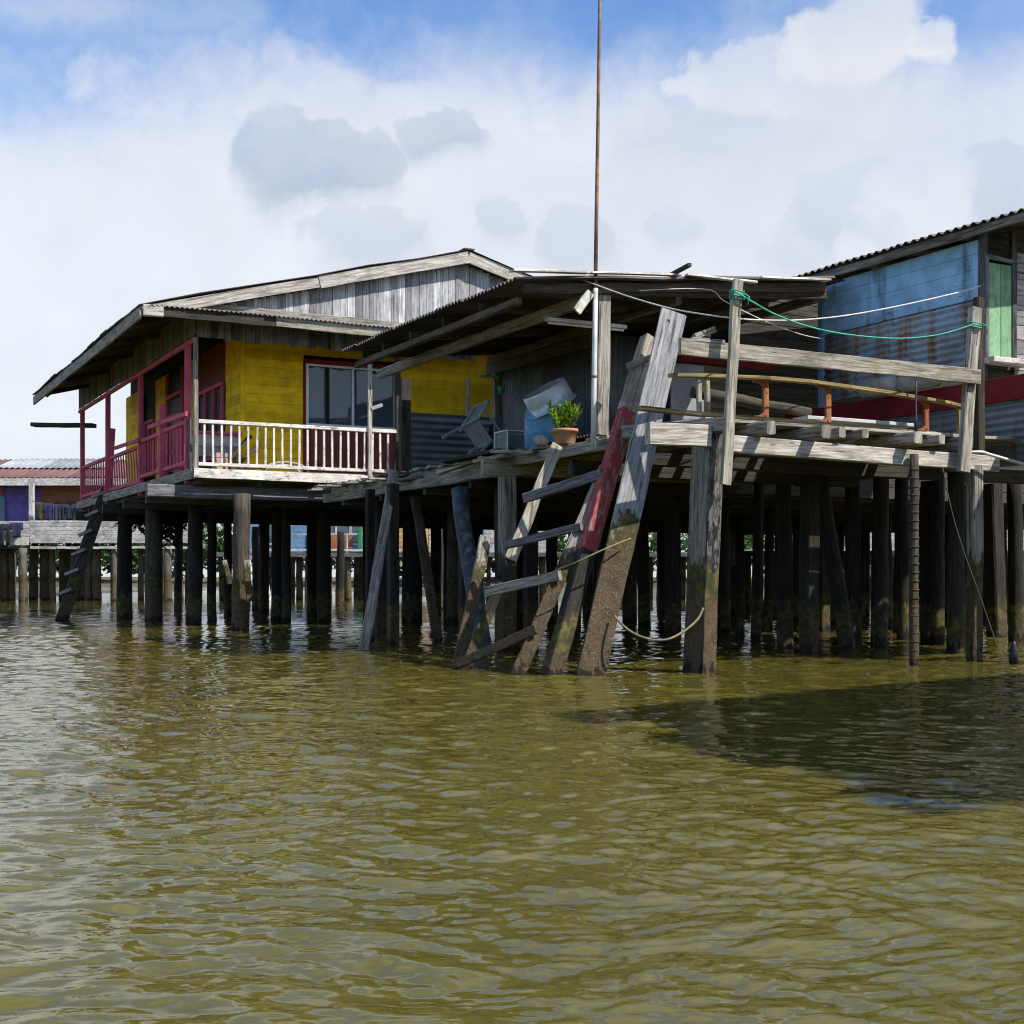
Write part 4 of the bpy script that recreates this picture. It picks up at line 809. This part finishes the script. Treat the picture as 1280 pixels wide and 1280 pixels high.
# ================================================================== far row of the village
def stilt_row(parent, pts, top, r, mat, n0=8):
    """one stilt modelled, the others copied from it"""
    m = MB(); m.cyl((0, 0, -.6), (0, 0, top), r*1.06, r*.94, 10, 8, .014)
    src = m.build('stilt', M[mat], None); b = BASE[parent.name]
    for i, (x, y) in enumerate(pts):
        o = src if i == 0 else src.copy()
        if i: COL.objects.link(o)
        o.parent = parent; o.location = V((x, y, 0)) - b; o.rotation_euler = (R.uniform(-.02, .02), R.uniform(-.03, .03), R.uniform(0, 6)); s = R.uniform(.75, 1.25); o.scale = (s, s, 1)
def far_house(name, label, x0, x1, Y, zf, ze, zr, wallm, roofm, trim, depth=7, parts=None, cat='house', overhang=.3):
    """plain stilt house seen from the front: px range x0..x1 on the plane Y"""
    X0, X1 = (x0 - 640)/FPX*Y, (x1 - 640)/FPX*Y; t = thing(name, label, cat, ((X0 + X1)/2, Y + depth/2, zf))
    m = MB(); m.boards(V((X0, Y, zf)), V((1, 0, 0)), ZUP, X1 - X0, ze - zf, .28, .04, .02); m.boards(V((X0, Y + .05, zf)), V((0, 1, 0)), ZUP, depth, ze - zf, .28, .04, .02); m.boards(V((X1, Y + .05, zf)), V((0, 1, 0)), ZUP, depth, ze - zf, .28, .04, .02); m.build('wall', M[wallm], t)
    m = MB(); m.bar(V(((X0 + X1)/2, Y + .06 + depth/2, zf - .1)), V(((X0 + X1)/2 + .01, Y + .06 + depth/2, zf + .02)), depth, X1 - X0, V((1, 0, 0)), ch=0) if False else m.boards(V((X0, Y, zf - .06)), V((1, 0, 0)), V((0, 1, 0)), X1 - X0, depth, .3, .06, .01)
    m.build('floor', M['dark'], t)
    oh = overhang; sl = V((0, depth/2 + oh, zr - ze)); m = MB(); m.corr(V((X0 - .6, Y - oh, ze)), sl, V((1, 0, 0)), sl.length, X1 - X0 + 1.2, .3, .03, 3, .01, 5)
    sl2 = V((0, -depth/2 - oh, zr - ze)); m.corr(V((X0 - .6, Y + depth + oh, ze)), sl2, V((1, 0, 0)), sl2.length, X1 - X0 + 1.2, .3, .03, 3, .01, 5); rf = m.build('roof', M[roofm], t)
    m = MB(); m.bar(V((X0 - .6, Y - oh - .04, ze - .22)), V((X1 + .6, Y - oh - .04, ze - .22)), .05, .36); m.build('fascia', M[trim], rf)
    pts = [(X0 + .5 + i*(X1 - X0 - 1)/max(1, int((X1 - X0)/1.9)) + R.uniform(-.2, .2), Y + .4 + j*(depth - .8)/2 + R.uniform(-.2, .2)) for i in range(int((X1 - X0)/1.9) + 1) for j in range(3)]
    stilt_row(t, pts, zf, .17, 'stilt_far'); return t, X0, X1
def far_window(t, px, Y, z0, z1, w, trim='whitefar'):
    x = (px - 640)/FPX*Y; m = MB()
    for s in (-1, 0, 1): m.bar(V((x + s*w/2, Y - .05, z0)), V((x + s*w/2, Y - .05, z1)), .09, .08, V((0, 1, 0)))
    for z in (z0, z1): m.bar(V((x - w/2, Y - .05, z)), V((x + w/2, Y - .05, z)), .08, .09)
    o = m.build('window', M[trim], t); m = MB(); m.bar(V((x - w/2 + .05, Y - .04, (z0 + z1)/2)), V((x + w/2 - .05, Y - .04, (z0 + z1)/2)), .01, z1 - z0 - .08, ch=0); m.build('pane', M['glass'], o)

# purple house, far left
ph, X0, X1 = far_house('purple_house', 'purple and salmon stilt house with a red brown roof at the far left', -130, 165, 68, 3.2, 6.1, 7.45, 'purple', 'roof_red', 'whitefar', 8, overhang=1.2)
Y = 67.94; m = MB(); xs = (52 - 640)/FPX*Y; m.boards(V((xs, Y, 3.3)), V((1, 0, 0)), ZUP, 5.2, 2.7, .28, .05, .02); m.build('wall', M['salmon'], ph, 'salmon boards right of the white post')
m = MB(); m.boards(V(((-60 - 640)/FPX*Y, Y, 3.3)), V((1, 0, 0)), ZUP, 2.6, 2.7, .28, .05, .02); m.build('wall', M['salmon'], ph, 'salmon boards at the left end')
m = MB(); sl = V((0, 5.2, 1.35)); d = sl.normalized(); m.corr(V(((12 - 640)/FPX*71, 66.8, 6.1)) + sl*.45 + V((0, 0, .07)), sl, V((1, 0, 0)), sl.length*.53, 5.6, .3, .03, 2, .01, 5); m.build('roof_sheet', M['roof_silver'], ph, 'bare shiny roof sheets by the ridge')
x = (39.5 - 640)/FPX*66.6; m = MB(); m.bar(V((x, 66.6, 3.2)), V((x, 66.6, 5.8)), .26, .2, V((0, 1, 0)), tint=.8); m.build('post', M['whitefar'], ph)
far_window(ph, 88, 67.9, 3.9, 4.9, 1.5, 'redpanel'); far_window(ph, -2, 67.9, 3.4, 5.2, .6, 'farblue')
# white boarded walkway in front of it
wk = thing('walkway', 'white boarded walkway on stilts in front of the purple house', 'walkway', V((-22, 63.6, 2.6)))
m = MB(); Y = 63.; xa, xb = (-60 - 640)/FPX*Y, (250 - 640)/FPX*Y
m.boards(V((xa, Y, 2.62)), V((1, 0, 0)), ZUP, (36 + 60)/FPX*Y, 1.15, .2, .04, .015); m.boards(V((xa + 96/FPX*Y + .03, Y + .02, 2.72)), V((1, 0, 0)), ZUP, xb - xa - 96/FPX*Y, 1.08, .19, .04, .015); m.build('side_boards', M['whitefar'], wk)
m = MB(); m.boards(V((xa, Y + .1, 2.5)), V((1, 0, 0)), V((0, 1, 0)), xb - xa, 3.2, .3, .07, .02); m.build('deck', M['dark'], wk)
for x0, x1 in ((38, 70), (71, 97), (98, 124), (124, 160), (162, 250)):
    m = MB(); m.bar(P(x0, 684.5, 62.9), P(x1, 685, 62.9), .07, .12, tint=R.random()); m.build('edge_trim', M['whitefar'], wk)
pts = [((px - 640)/FPX*Yy, Yy) for px, Yy in [(5, 64.6), (14, 64.9), (29, 63.1), (42, 66), (57, 65.8), (66, 64.3), (79, 65.4), (93, 64.6), (103, 64.9), (110, 64.5), (121, 64.5), (143, 63.1), (152, 65.3), (176, 64.4), (188, 65.3), (210, 63.2), (224, 64.4), (236, 64.9), (-10, 64), (-25, 64.8), (-40, 64)]]
stilt_row(wk, pts, 2.5, .19, 'stilt_far')
# clothes
def garment(label, mat, x0, x1, y0, y1, Y, kind):
    m = MB(); p0, p1 = P(x0, y0, Y), P(x1, y0, Y); h = (y1 - y0)/FPX*Y; n = 12; k = 6; rows = []
    ph = R.random()*6
    for j in range(k + 1):
        for i in range(n + 1):
            t = i/n; q = lerp(p0, p1, t) - ZUP*(h*j/k); q.y += .02*math.sin(t*9 + ph)*(.3 + j/k); m.v.append(q)
    for j in range(k):
        for i in range(n):
            if kind == 'trousers' and j > 1 and abs(i - n/2 + .5) < 1.2: continue
            if kind == 'shirt' and j > 2 and (i < 2 or i > n - 3): continue
            a = j*(n + 1) + i; m.face((a, a + 1, a + n + 2, a + n + 1), ((0, 0), (1, 0), (1, 1), (0, 1)), R.random(), True)
    o = single(m, 'garment', M[mat], label, 'clothes', P((x0 + x1)/2, y1, Y), 'washing hung out by the purple house')
    s = o.modifiers.new('Solid', 'SOLIDIFY'); s.thickness = .02
    return o
garment('black trousers hung over the white walkway boards', 'cloth_k', 0, 13, 655, 682, 62.8, 'trousers')
garment('navy shirt hung over the white walkway boards', 'cloth_b', 13, 29, 653, 672, 62.8, 'shirt')
for (x0, x1, y1, mt, kd, lb) in ((45, 54, 651, 'cloth_o', 'shirt', 'olive shirt, first garment right of the white post'), (55, 66, 652, 'cloth_b', 'shirt', 'navy shirt between the olive shirt and the purple cloth'), (66, 72, 653, 'cloth_p', 'cloth', 'narrow purple cloth in the middle of the washing line'), (73, 80, 651, 'cloth_k', 'trousers', 'black trousers on the washing line right of the purple cloth'), (81, 91, 650, 'cloth_k', 'shirt', 'dark shirt at the right end of the washing line')):
    garment(lb, mt, x0, x1, 628 + (x0 - 45)*.12, y1, 66.2, kd)
rope('washing_line', 'washing line with dark clothes across the purple house front', 'wire', sagline(P(40, 626, 66.2), P(110, 635, 66.2), .08), .02, 'line')
# middle row: houses seen between the stilts
t, X0, X1 = far_house('clapboard_house', 'far blue clapboard house seen between the stilts of the yellow house', 296, 492, 76, 2.5, 5.6, 7.0, 'farblue', 'roof_dark', 'whitefar', 7)
for px, w in ((342, 1.1), (420, 1.6), (452, 1.2)): far_window(t, px, 76, 3.0, 4.8, w)
m = MB(); m.boards(V(((384 - 640)/FPX*76, 75.93, 2.6)), V((1, 0, 0)), ZUP, 2.6, 1.0, .25, .05, .02); m.build('wall_panel', M['salmon'], t)
t, _, _ = far_house('clapboard_house', 'small far orange house seen left of the thick dark stilt', 494, 532, 75, 2.5, 5.6, 7.0, 'fary', 'roof_red', 'whitefar', 6)
t, _, _ = far_house('clapboard_house', 'far white boarded house behind the leaning timbers', 536, 690, 77, 2.5, 5.6, 7.0, 'whitefar', 'roof_dark', 'whitefar', 7)
far_window(t, 592, 77, 2.9, 4.6, 1.2, 'farblue'); far_window(t, 660, 77, 2.9, 4.6, 1.2, 'farblue')
t, _, _ = far_house('clapboard_house', 'far pale house seen under the right half of the platform', 1000, 1120, 80, 2.5, 5.2, 6.4, 'whitefar', 'roof_red', 'whitefar', 7)
far_window(t, 1060, 80, 2.9, 4.4, 1.4)
t, _, _ = far_house('clapboard_house', 'far grey house seen under the blue house', 1170, 1330, 82, 2.5, 5.2, 6.4, 'gable', 'roof_dark', 'whitefar', 7)
far_window(t, 1235, 82, 2.9, 4.4, 1.4)
# long dark boardwalk before the houses
bw = thing('boardwalk', 'long dark boardwalk on many stilts behind the yellow house', 'walkway', V((8, 66, 2.3)))
Y = 65.5; xa, xb = (262 - 640)/FPX*Y, (1420 - 640)/FPX*Y
m = MB(); m.boards(V((xa, Y, 2.3)), V((1, 0, 0)), V((0, 1, 0)), xb - xa, 2.6, .25, .07, .02); m.build('deck', M['dark'], bw)
m = MB(); m.bar(V((xa, Y - .04, 2.22)), V((xb, Y - .04, 2.22)), .08, .2, None, 20, .02, tint=.4); m.build('edge_beam', M['skirt'], bw)
m = MB(); m.bar(V(((330 - 640)/FPX*Y, Y - .1, 2.46)), V(((545 - 640)/FPX*Y, Y - .1, 2.42)), .05, .1, tint=.9); m.bar(V(((880 - 640)/FPX*Y, Y - .1, 2.3)), V(((1130 - 640)/FPX*Y, Y - .1, 2.38)), .05, .3, tint=.9); m.bar(V(((1140 - 640)/FPX*Y, Y - .1, 2.35)), V(((1330 - 640)/FPX*Y, Y - .1, 2.3)), .05, .22, tint=.9); m.build('edge_trim', M['whitefar'], bw)
pts = []; px = 268
while px < 1400: pts.append(((px - 640)/FPX*Y, Y + R.uniform(.1, 2.5))); px += R.uniform(9, 22)
stilt_row(bw, pts, 2.2, .14, 'stilt_far')
m = MB()
for k in range(7):
    x = (350 + k*38 - 640)/FPX*Y; m.bar(V((x, Y + 2.5, 2.3)), V((x, Y + 2.5, 3.3)), .08, .08, V((0, 1, 0)))
m.bar(V(((345 - 640)/FPX*Y, Y + 2.5, 3.3)), V(((585 - 640)/FPX*Y, Y + 2.5, 3.3)), .07, .09); m.build('railing', M['whitefar'], bw)
x = (659 - 640)/FPX*Y; m = MB(); m.bar(V(((450 - 640)/FPX*Y, Y - .02, 2.35)), V(((450 - 640)/FPX*Y, Y - .02, 4.6)), .22, .2, V((0, 1, 0))); m.build('post', plain('green_paint_far', (.04, .22, .10), .6), bw)
# second stilt row under the houses reads through the right half: a lower landing
ld = thing('landing', 'low timber landing with pale posts behind the shaded stilts on the right', 'landing', V((12, 46, 1.6)))
Y = 46.; xa, xb = (880 - 640)/FPX*Y, (1300 - 640)/FPX*Y
m = MB(); m.boards(V((xa, Y, 2.0)), V((1, 0, 0)), V((0, 1, 0)), xb - xa, 2.4, .22, .06, .02); m.build('deck', M['dark'], ld)
m = MB(); m.bar(V((xa, Y - .05, 1.92)), V((xb, Y - .05, 1.9)), .07, .16, None, 8, .02); m.build('edge_beam', M['dark'], ld)
stilt_row(ld, [((px - 640)/FPX*(Y + .8), Y + R.uniform(.2, 2)) for px in (888, 905, 934, 972, 1020, 1066, 1107, 1163, 1226, 1262)], 1.9, .15, 'stilt')
for px, lb in ((918, 'pale standing post left of the shaded stilts'), (951, 'slim pale post right of the first shaded stilt'), (1184, 'pale tan post between the dark stilts at the right'), (1232, 'slim white post right of the square grey stilt')):
    m = MB(); Yp = 40.; x = (px - 640)/FPX*Yp; m.cyl(V((x, Yp, -.5)), V((x, Yp, 2.5)), .16 if px in (918, 1184) else .09, .14 if px in (918, 1184) else .08, 10, 6, .012); single(m, 'standing_post', M['stilt_grey'], lb, 'post', V((x, Yp, 0)))
# far white ladder
lp0, lp1 = P(330, 749, 61), P(318, 684, 62.2); wl = thing('white_ladder', 'far white wooden ladder standing in the water behind the brown stilt', 'ladder', lp0)
wv = V((.68, 0, 0))
for s in (-.5, .5): m = MB(); m.bar(lp0 + wv*s - ZUP*.4, lp1 + wv*s, .12, .1, UB); m.build('stringer', M['whitefar'], wl)
for k in range(7): c = lerp(lp0, lp1, .08 + k*.145); m = MB(); m.bar(c - wv*.5, c + wv*.5, .08, .1); m.build('rung', M['whitefar'], wl)
# far bank with trees
def ground(name, mat, pts, kind='structure'):
    m = MB(); m.quad(pts); o = m.build(name, mat); o['kind'] = kind; return o
m = MB(); n = 80
for i in range(n + 1):
    x = -260 + 520*i/n
    for (dy, z) in ((0, -.3), (3 + 2*math.sin(i*.9), .35), (14, .9 + .4*math.sin(i*.5)), (160, 1.2)): m.v.append(V((x, 158 + 4*math.sin(i*.37) + dy, z)))
for i in range(n):
    for j in range(3): a = i*4 + j; m.face((a, a + 4, a + 5, a + 1), ((0, 0), (1, 0), (1, 1), (0, 1)), .5, True)
o = m.build('riverbank', M['bank']); o['kind'] = 'structure'
m = MB(); rr = random.Random(3)
for k in range(260):
    x = rr.uniform(-95, 95); y = rr.uniform(161, 176); h = rr.uniform(4., 9.5)
    for j in range(95):
        an, el, rad = rr.uniform(0, 6.28), rr.uniform(-.4, 1.4), rr.random()**.4
        c = V((x + math.cos(an)*math.cos(el)*rad*h*.62, y + math.sin(an)*math.cos(el)*rad*h*.5, max(.3, h*.55 + math.sin(el)*rad*h*.5)))
        c += V((mnoise.noise(c*.8), 0, mnoise.noise(c*.9 + V((9, 0, 0)))))*.6
        d = V((rr.uniform(-1, 1), rr.uniform(-1, 1), rr.uniform(-.6, .8))).normalized(); sd = d.cross(V((.3, .2, .9))).normalized()
        leaf(m, c, d, sd, rr.uniform(.7, 1.3), rr.uniform(.35, .7), rr.random())
o = m.build('shore_trees', M['tree']); tag(o, 'green bushes along the far riverbank behind the stilts', 'bushes', None, 'stuff')

# ================================================================== unseen house added off the right edge, roof shaped to shade the water
sh = thing('unseen_shade_house', 'unseen stilt house added off the right edge, its roof shaped to shade the water', 'house', V((7.2, 5.8, 2.6)))
c0 = V((4.12, 8.9, 4.5)); u1, u2 = UR, -UB
u1 = V((.82, .57, 0)).normalized(); u2 = V((.38, -.925, 0)).normalized()
m = MB(); m.corr(c0, u1 + ZUP*.10, u2, 7.5, 7.6, .12, .02, 4, .02, 6, ragged=.38); m.build('roof', M['roof_dark'], sh)
def S(i, j, z): return c0 + u1*i + u2*j + ZUP*(z - 4.5)
for wd, wl_ in ((u2, 6.2), (u1, 6.2)): m = MB(); m.boards(S(.9, .6, 2.6), wd, ZUP, wl_, 1.88, .2, .03); m.build('wall', M['skirt'], sh)
m = MB(); m.boards(S(.5, .4, 2.55), u1, u2, 6.6, 5.6, .18, .04); m.build('floor', M['dark'], sh)
for i in (.8, 3.6, 6.4):
    for j in (.7, 3.2, 5.6): m = MB(); m.cyl(S(i, j, -.7), S(i, j, 2.5), .13, .12, 12, 5, .01); m.build('stilt', M['stilt_dark'], sh)

# ================================================================== water
def water():
    rs = np.random.RandomState(5)
    y0, y1, nr, nc, kx = 1.3, 62., 1300, 800, .56
    ys = y0*(y1/y0)**np.linspace(0, 1, nr); tx = np.linspace(-kx, kx, nc)
    Yg, T = np.meshgrid(ys, tx, indexing='ij'); Xg = Yg*T
    step = np.maximum(Yg*(math.log(y1/y0)/nr), Yg*2*kx/nc)
    Xw = Xg + .10*np.sin(Yg*2.3 + 1.) + .05*np.sin(Yg*5.1 + Xg*1.7); Yw = Yg + .08*np.sin(Xg*2.1 + .5) + .04*np.sin(Xg*4.7 - Yg*2.9)
    h = np.zeros_like(Yg)
    for k in range(130):
        lam = .06*(.95/.06)**rs.rand()
        th = rs.normal(0, .62) + (.25 if k % 3 else -.5); ph = rs.rand()*6.28; kk = 2*math.pi/lam
        slope = WAVE*(.9 if lam < .5 else .55)*(.6 + .8*rs.rand())
        amp = slope/kk
        damp = np.clip((lam/step - 2.2)/2.5, 0, 1)
        arg = kk*(Xw*math.sin(th) + Yw*math.cos(th)) + ph
        gate = .5 + .5*np.sin(Xg*(.5 + rs.rand()) + Yg*(.3 + .6*rs.rand()) + rs.rand()*6.28)
        s = np.sin(arg); h += amp*damp*(s + .22*np.cos(2*arg))*gate
    fade = np.clip((kx - np.abs(T))/.07, 0, 1)*np.clip((y1 - Yg)/20, 0, 1)*np.clip((Yg - y0)/.3, 0, 1)
    co = np.stack([Xg, Yg, h*fade], -1).reshape(-1, 3)
    ii = np.arange(nr - 1)[:, None]*nc + np.arange(nc - 1)[None, :]
    q = np.stack([ii, ii + 1, ii + nc + 1, ii + nc], -1).reshape(-1, 4)
    W = 420.; nv = len(co)
    out = [(-kx*y0, y0), (kx*y0, y0), (kx*y1, y1), (-kx*y1, y1), (-W, -60), (W, -60), (W, 900), (-W, 900)]
    co = np.vstack([co, np.array([(x, y, 0.) for x, y in out])])
    eq = np.array([(4, 5, 1, 0), (5, 6, 2, 1), (6, 7, 3, 2), (7, 4, 0, 3)]) + nv
    q = np.vstack([q, eq])
    me = bpy.data.meshes.new('water'); me.vertices.add(len(co)); me.vertices.foreach_set('co', co.ravel())
    me.loops.add(q.size); me.loops.foreach_set('vertex_index', q.ravel()); me.polygons.add(len(q))
    me.polygons.foreach_set('loop_start', np.arange(0, q.size, 4)); me.polygons.foreach_set('loop_total', np.full(len(q), 4)); me.polygons.foreach_set('use_smooth', np.ones(len(q), bool))
    me.update(); me.validate()
    m, g, bs = new_mat('river_water')
    pos = g.n('ShaderNodeNewGeometry').outputs['Position']
    col = g.mix(g.ss(g.noise(g.mapv(pos, (.25, .4, 1)), 1., 4), .35, .7), WCOL[0], WCOL[1])
    setin(g, bs, Base_Color=col, Roughness=.012, IOR=1.36); bs.inputs['Subsurface Weight'].default_value = SSSW; bs.inputs['Subsurface Radius'].default_value = (.9, .8, .35); bs.inputs['Subsurface Scale'].default_value = 1.1; bs.inputs['Specular IOR Level'].default_value = .5
    n1 = g.noise(g.mapv(pos, (5, 9, 1)), 1., 3, .55, .4); n2 = g.noise(g.mapv(pos, (19, 34, 1)), 1., 2, .5, .3)
    hh = g.m('ADD', g.m('MULTIPLY', n1, 1.), g.m('MULTIPLY', n2, .22))
    b = g.n('ShaderNodeBump', {'Height': hh, 'Strength': 1., 'Distance': WBUMP}); g.lk.new(b.outputs[0], bs.inputs['Normal'])
    me.materials.append(m); o = bpy.data.objects.new('water', me); COL.objects.link(o); o['kind'] = 'structure'
SSSW = 1.
WAVE, WBUMP, WCOL = .028, .0032, ((.098, .086, .0145), (.080, .071, .012))
water()

# ================================================================== light, sky, camera
SD = V((-.605, .317, -.73)).normalized()        # the way the sunlight travels
sun = bpy.data.lights.new('sun', 'SUN'); sun.energy = 5.0; sun.angle = math.radians(.53); sun.color = (1, .95, .87)
so = bpy.data.objects.new('sun', sun); COL.objects.link(so); so.rotation_euler = SD.to_track_quat('-Z', 'Y').to_euler()
ts = -SD; el = math.asin(ts.z); az = math.atan2(ts.x, ts.y)
w = bpy.data.worlds.new('World'); scene.world = w; w.use_nodes = True; nt = w.node_tree; nt.nodes.clear(); g = NT(nt)
sky = g.n('ShaderNodeTexSky', sky_type='NISHITA'); sky.sun_disc = False; sky.sun_elevation = el; sky.sun_rotation = az; sky.air_density = 1.; sky.dust_density = .3; sky.ozone_density = 2.5
SKYS = .085
gen = g.n('ShaderNodeTexCoord').outputs['Generated']; sp = g.n('ShaderNodeSeparateXYZ', {0: gen}).outputs
u = g.m('ARCTAN2', sp[0], sp[1]); v = g.m('ARCSINE', sp[2])
n1 = g.noise(gen, 5., 9, .58, .3); n2 = g.n('ShaderNodeTexNoise', {'Vector': gen, 'Scale': 17., 'Detail': 8., 'Roughness': .6}); n2c, n2f = n2.outputs['Color'], n2.outputs[0]
n3 = g.noise(gen, 2.2, 6, .55)
uw = g.m('ADD', u, g.m('MULTIPLY', g.m('SUBTRACT', n2f, .5), .05)); s2 = g.n('ShaderNodeSeparateColor', {0: n2c}).outputs
vw = g.m('ADD', v, g.m('MULTIPLY', g.m('SUBTRACT', s2[1], .5), .05))
n4b = g.noise(gen, 36., 6, .58, .5)
nf = g.noise(gen, 15., 12, .60, .15)
def blob(px, py, rx, ry, soft=.5, amp=.55):
    U0 = math.atan((px - 640)/FPX); V0 = math.atan((HOR - py)/math.hypot(FPX, px - 640))
    dx = g.m('DIVIDE', g.m('SUBTRACT', uw, U0), rx/FPX); dy = g.m('DIVIDE', g.m('SUBTRACT', vw, V0), ry/FPX)
    r = g.m('SQRT', g.m('ADD', g.m('MULTIPLY', dx, dx), g.m('MULTIPLY', dy, dy)))
    r = g.m('ADD', r, g.m('MULTIPLY', g.m('SUBTRACT', nf, .5), amp*4.5))
    wd = g.m('ADD', soft*.35, g.m('MULTIPLY', g.m('MAXIMUM', g.m('MULTIPLY', dy, -1.), 0.), soft*1.5))
    a = g.n('ShaderNodeMapRange', {0: r, 1: g.m('ADD', 1., wd), 2: g.m('SUBTRACT', 1., wd), 3: 0., 4: 1.}, interpolation_type='SMOOTHSTEP').outputs[0]
    return g.m('MULTIPLY', a, g.m('ADD', .8, g.m('MULTIPLY', dy, -.22), clamp=True))
def mx(*xs):
    r = xs[0]
    for x in xs[1:]: r = g.m('MAXIMUM', r, x)
    return r
v0 = g.m('ADD', .370, g.m('MULTIPLY', g.m('MINIMUM', u, 0.), .16))
n4 = g.noise(gen, 48., 7, .62, .4)
edge = g.m('ADD', g.m('SUBTRACT', v, v0), g.m('ADD', g.m('MULTIPLY', g.m('SUBTRACT', n1, .5), .17), g.m('ADD', g.m('MULTIPLY', g.m('SUBTRACT', n2f, .5), .10), g.m('MULTIPLY', g.m('SUBTRACT', n4, .5), .05))))
bank = g.ss(edge, .075, -.06)
front = g.ss(sp[1], -.25, .25)
bank = g.m('MULTIPLY', bank, g.m('ADD', .6, g.m('MULTIPLY', front, .4)))
high = g.m('MULTIPLY', g.ss(n3, .68, .50), g.m('MULTIPLY', g.ss(v, .47, .60), g.ss(v, 1.25, .9)))
high = g.m('MULTIPLY', high, g.m('ADD', .45, g.m('MULTIPLY', front, .53)))
puff = mx(blob(1040, 165, 260, 70, 1.3), blob(520, 150, 330, 70, 1.5), blob(1060, 58, 92, 72, .5, .3), blob(960, 110, 120, 60, .7), blob(1160, 60, 40, 30, .8), g.m('MULTIPLY', blob(80, 12, 95, 22, 1.2), .5), g.m('MULTIPLY', blob(250, 20, 70, 30, 1.3), .35))
clear = mx(blob(1235, 35, 80, 55, 1.1), g.m('MULTIPLY', blob(700, 12, 330, 34, 1.2), .9), g.m('MULTIPLY', blob(10, 110, 90, 45, 1.3), .55))
bank = g.m('MULTIPLY', bank, g.m('SUBTRACT', 1., g.m('MULTIPLY', clear, .85)))
cm = mx(bank, high, puff)
thin = g.m('ADD', .985, g.m('MULTIPLY', g.m('SUBTRACT', n1, .5), .25), clamp=True)
cm = g.m('MULTIPLY', cm, thin)
grey = mx(blob(395, 198, 100, 54, .28, .42), g.m('MULTIPLY', blob(552, 163, 58, 22, .4), .85), g.m('MULTIPLY', blob(465, 295, 85, 38, .5), .6), g.m('MULTIPLY', blob(625, 280, 36, 26, .5), .6), g.m('MULTIPLY', blob(715, 300, 55, 42, .45), .65), g.m('MULTIPLY', blob(840, 285, 36, 24, .5), .6),
          g.m('MULTIPLY', blob(930, 175, 150, 50, 1.2), .55), g.m('MULTIPLY', blob(1050, 120, 90, 36, 1.), .4), g.m('MULTIPLY', blob(1075, 265, 90, 60, .5), .75), g.m('MULTIPLY', blob(1250, 245, 55, 55, .4), .75), g.m('MULTIPLY', blob(1010, 318, 60, 28, .9), .6))
white2 = mx(blob(1150, 245, 55, 52, .6), blob(1070, 310, 24, 22, .8), blob(1060, 40, 85, 50, .8))
grey = g.m('MULTIPLY', grey, g.m('SUBTRACT', 1., white2))
lowb = g.m('MULTIPLY', g.ss(v, .13, .03), .45)
gtex = g.m('ADD', .1, g.m('ADD', g.m('MULTIPLY', n2f, .9), g.m('MULTIPLY', nf, .9)))
shade = g.m('MAXIMUM', g.m('MULTIPLY', grey, gtex), lowb, None)
tex = g.m('ADD', .955, g.m('ADD', g.m('MULTIPLY', g.m('SUBTRACT', n2f, .5), .20), g.m('MULTIPLY', g.m('SUBTRACT', n4b, .5), .05)))
ccol = g.mix(g.m('MULTIPLY', shade, .85), (.945, .955, .965), (.52, .59, .69))
ccol = g.mix(g.m('MULTIPLY', white2, .6), ccol, (.93, .935, .94))
ccol = g.mix(1., ccol, g.n('ShaderNodeCombineColor', {0: tex, 1: tex, 2: tex}).outputs[0], 'MULTIPLY')
EXPO = .35; k = 1/SKYS/2**EXPO; ccol = g.mix(1., ccol, (k, k, k, 1), 'MULTIPLY')
skc = g.mix(1., sky.outputs[0], SKYTINT if (SKYTINT := tuple(c/2**EXPO for c in (1.5, 1.9, 2.35)) + (1,)) else None, 'MULTIPLY')
fin = g.mix(cm, skc, ccol)
bg = g.n('ShaderNodeBackground', {0: fin, 1: SKYS}); out = g.n('ShaderNodeOutputWorld'); nt.links.new(bg.outputs[0], out.inputs[0])
w.cycles.sampling_method = 'MANUAL'; w.cycles.sample_map_resolution = 512

cam = bpy.data.cameras.new('camera'); co = bpy.data.objects.new('camera', cam); COL.objects.link(co)
co.location = (0, 0, EYE); co.rotation_euler = (math.radians(90), 0, 0)
cam.sensor_width = 36; cam.lens = 36*FPX/1280; cam.shift_y = (HOR - 640)/1280; cam.clip_start = .05; cam.clip_end = 3000
scene.camera = co
scene.render.resolution_x = scene.render.resolution_y = 1024
scene.render.engine = 'CYCLES'; cy = scene.cycles
cy.use_denoising = True; cy.use_adaptive_sampling = True; cy.adaptive_threshold = .025; cy.adaptive_min_samples = 32; cy.filter_width = 1.1; cy.max_bounces = 6; cy.diffuse_bounces = 3; cy.glossy_bounces = 4; cy.transmission_bounces = 5; cy.caustics_reflective = False; cy.caustics_refractive = False
vs = scene.view_settings; vs.view_transform = 'Standard'; vs.look = 'None'; vs.exposure = EXPO; vs.gamma = 1; vs.use_curve_mapping = False
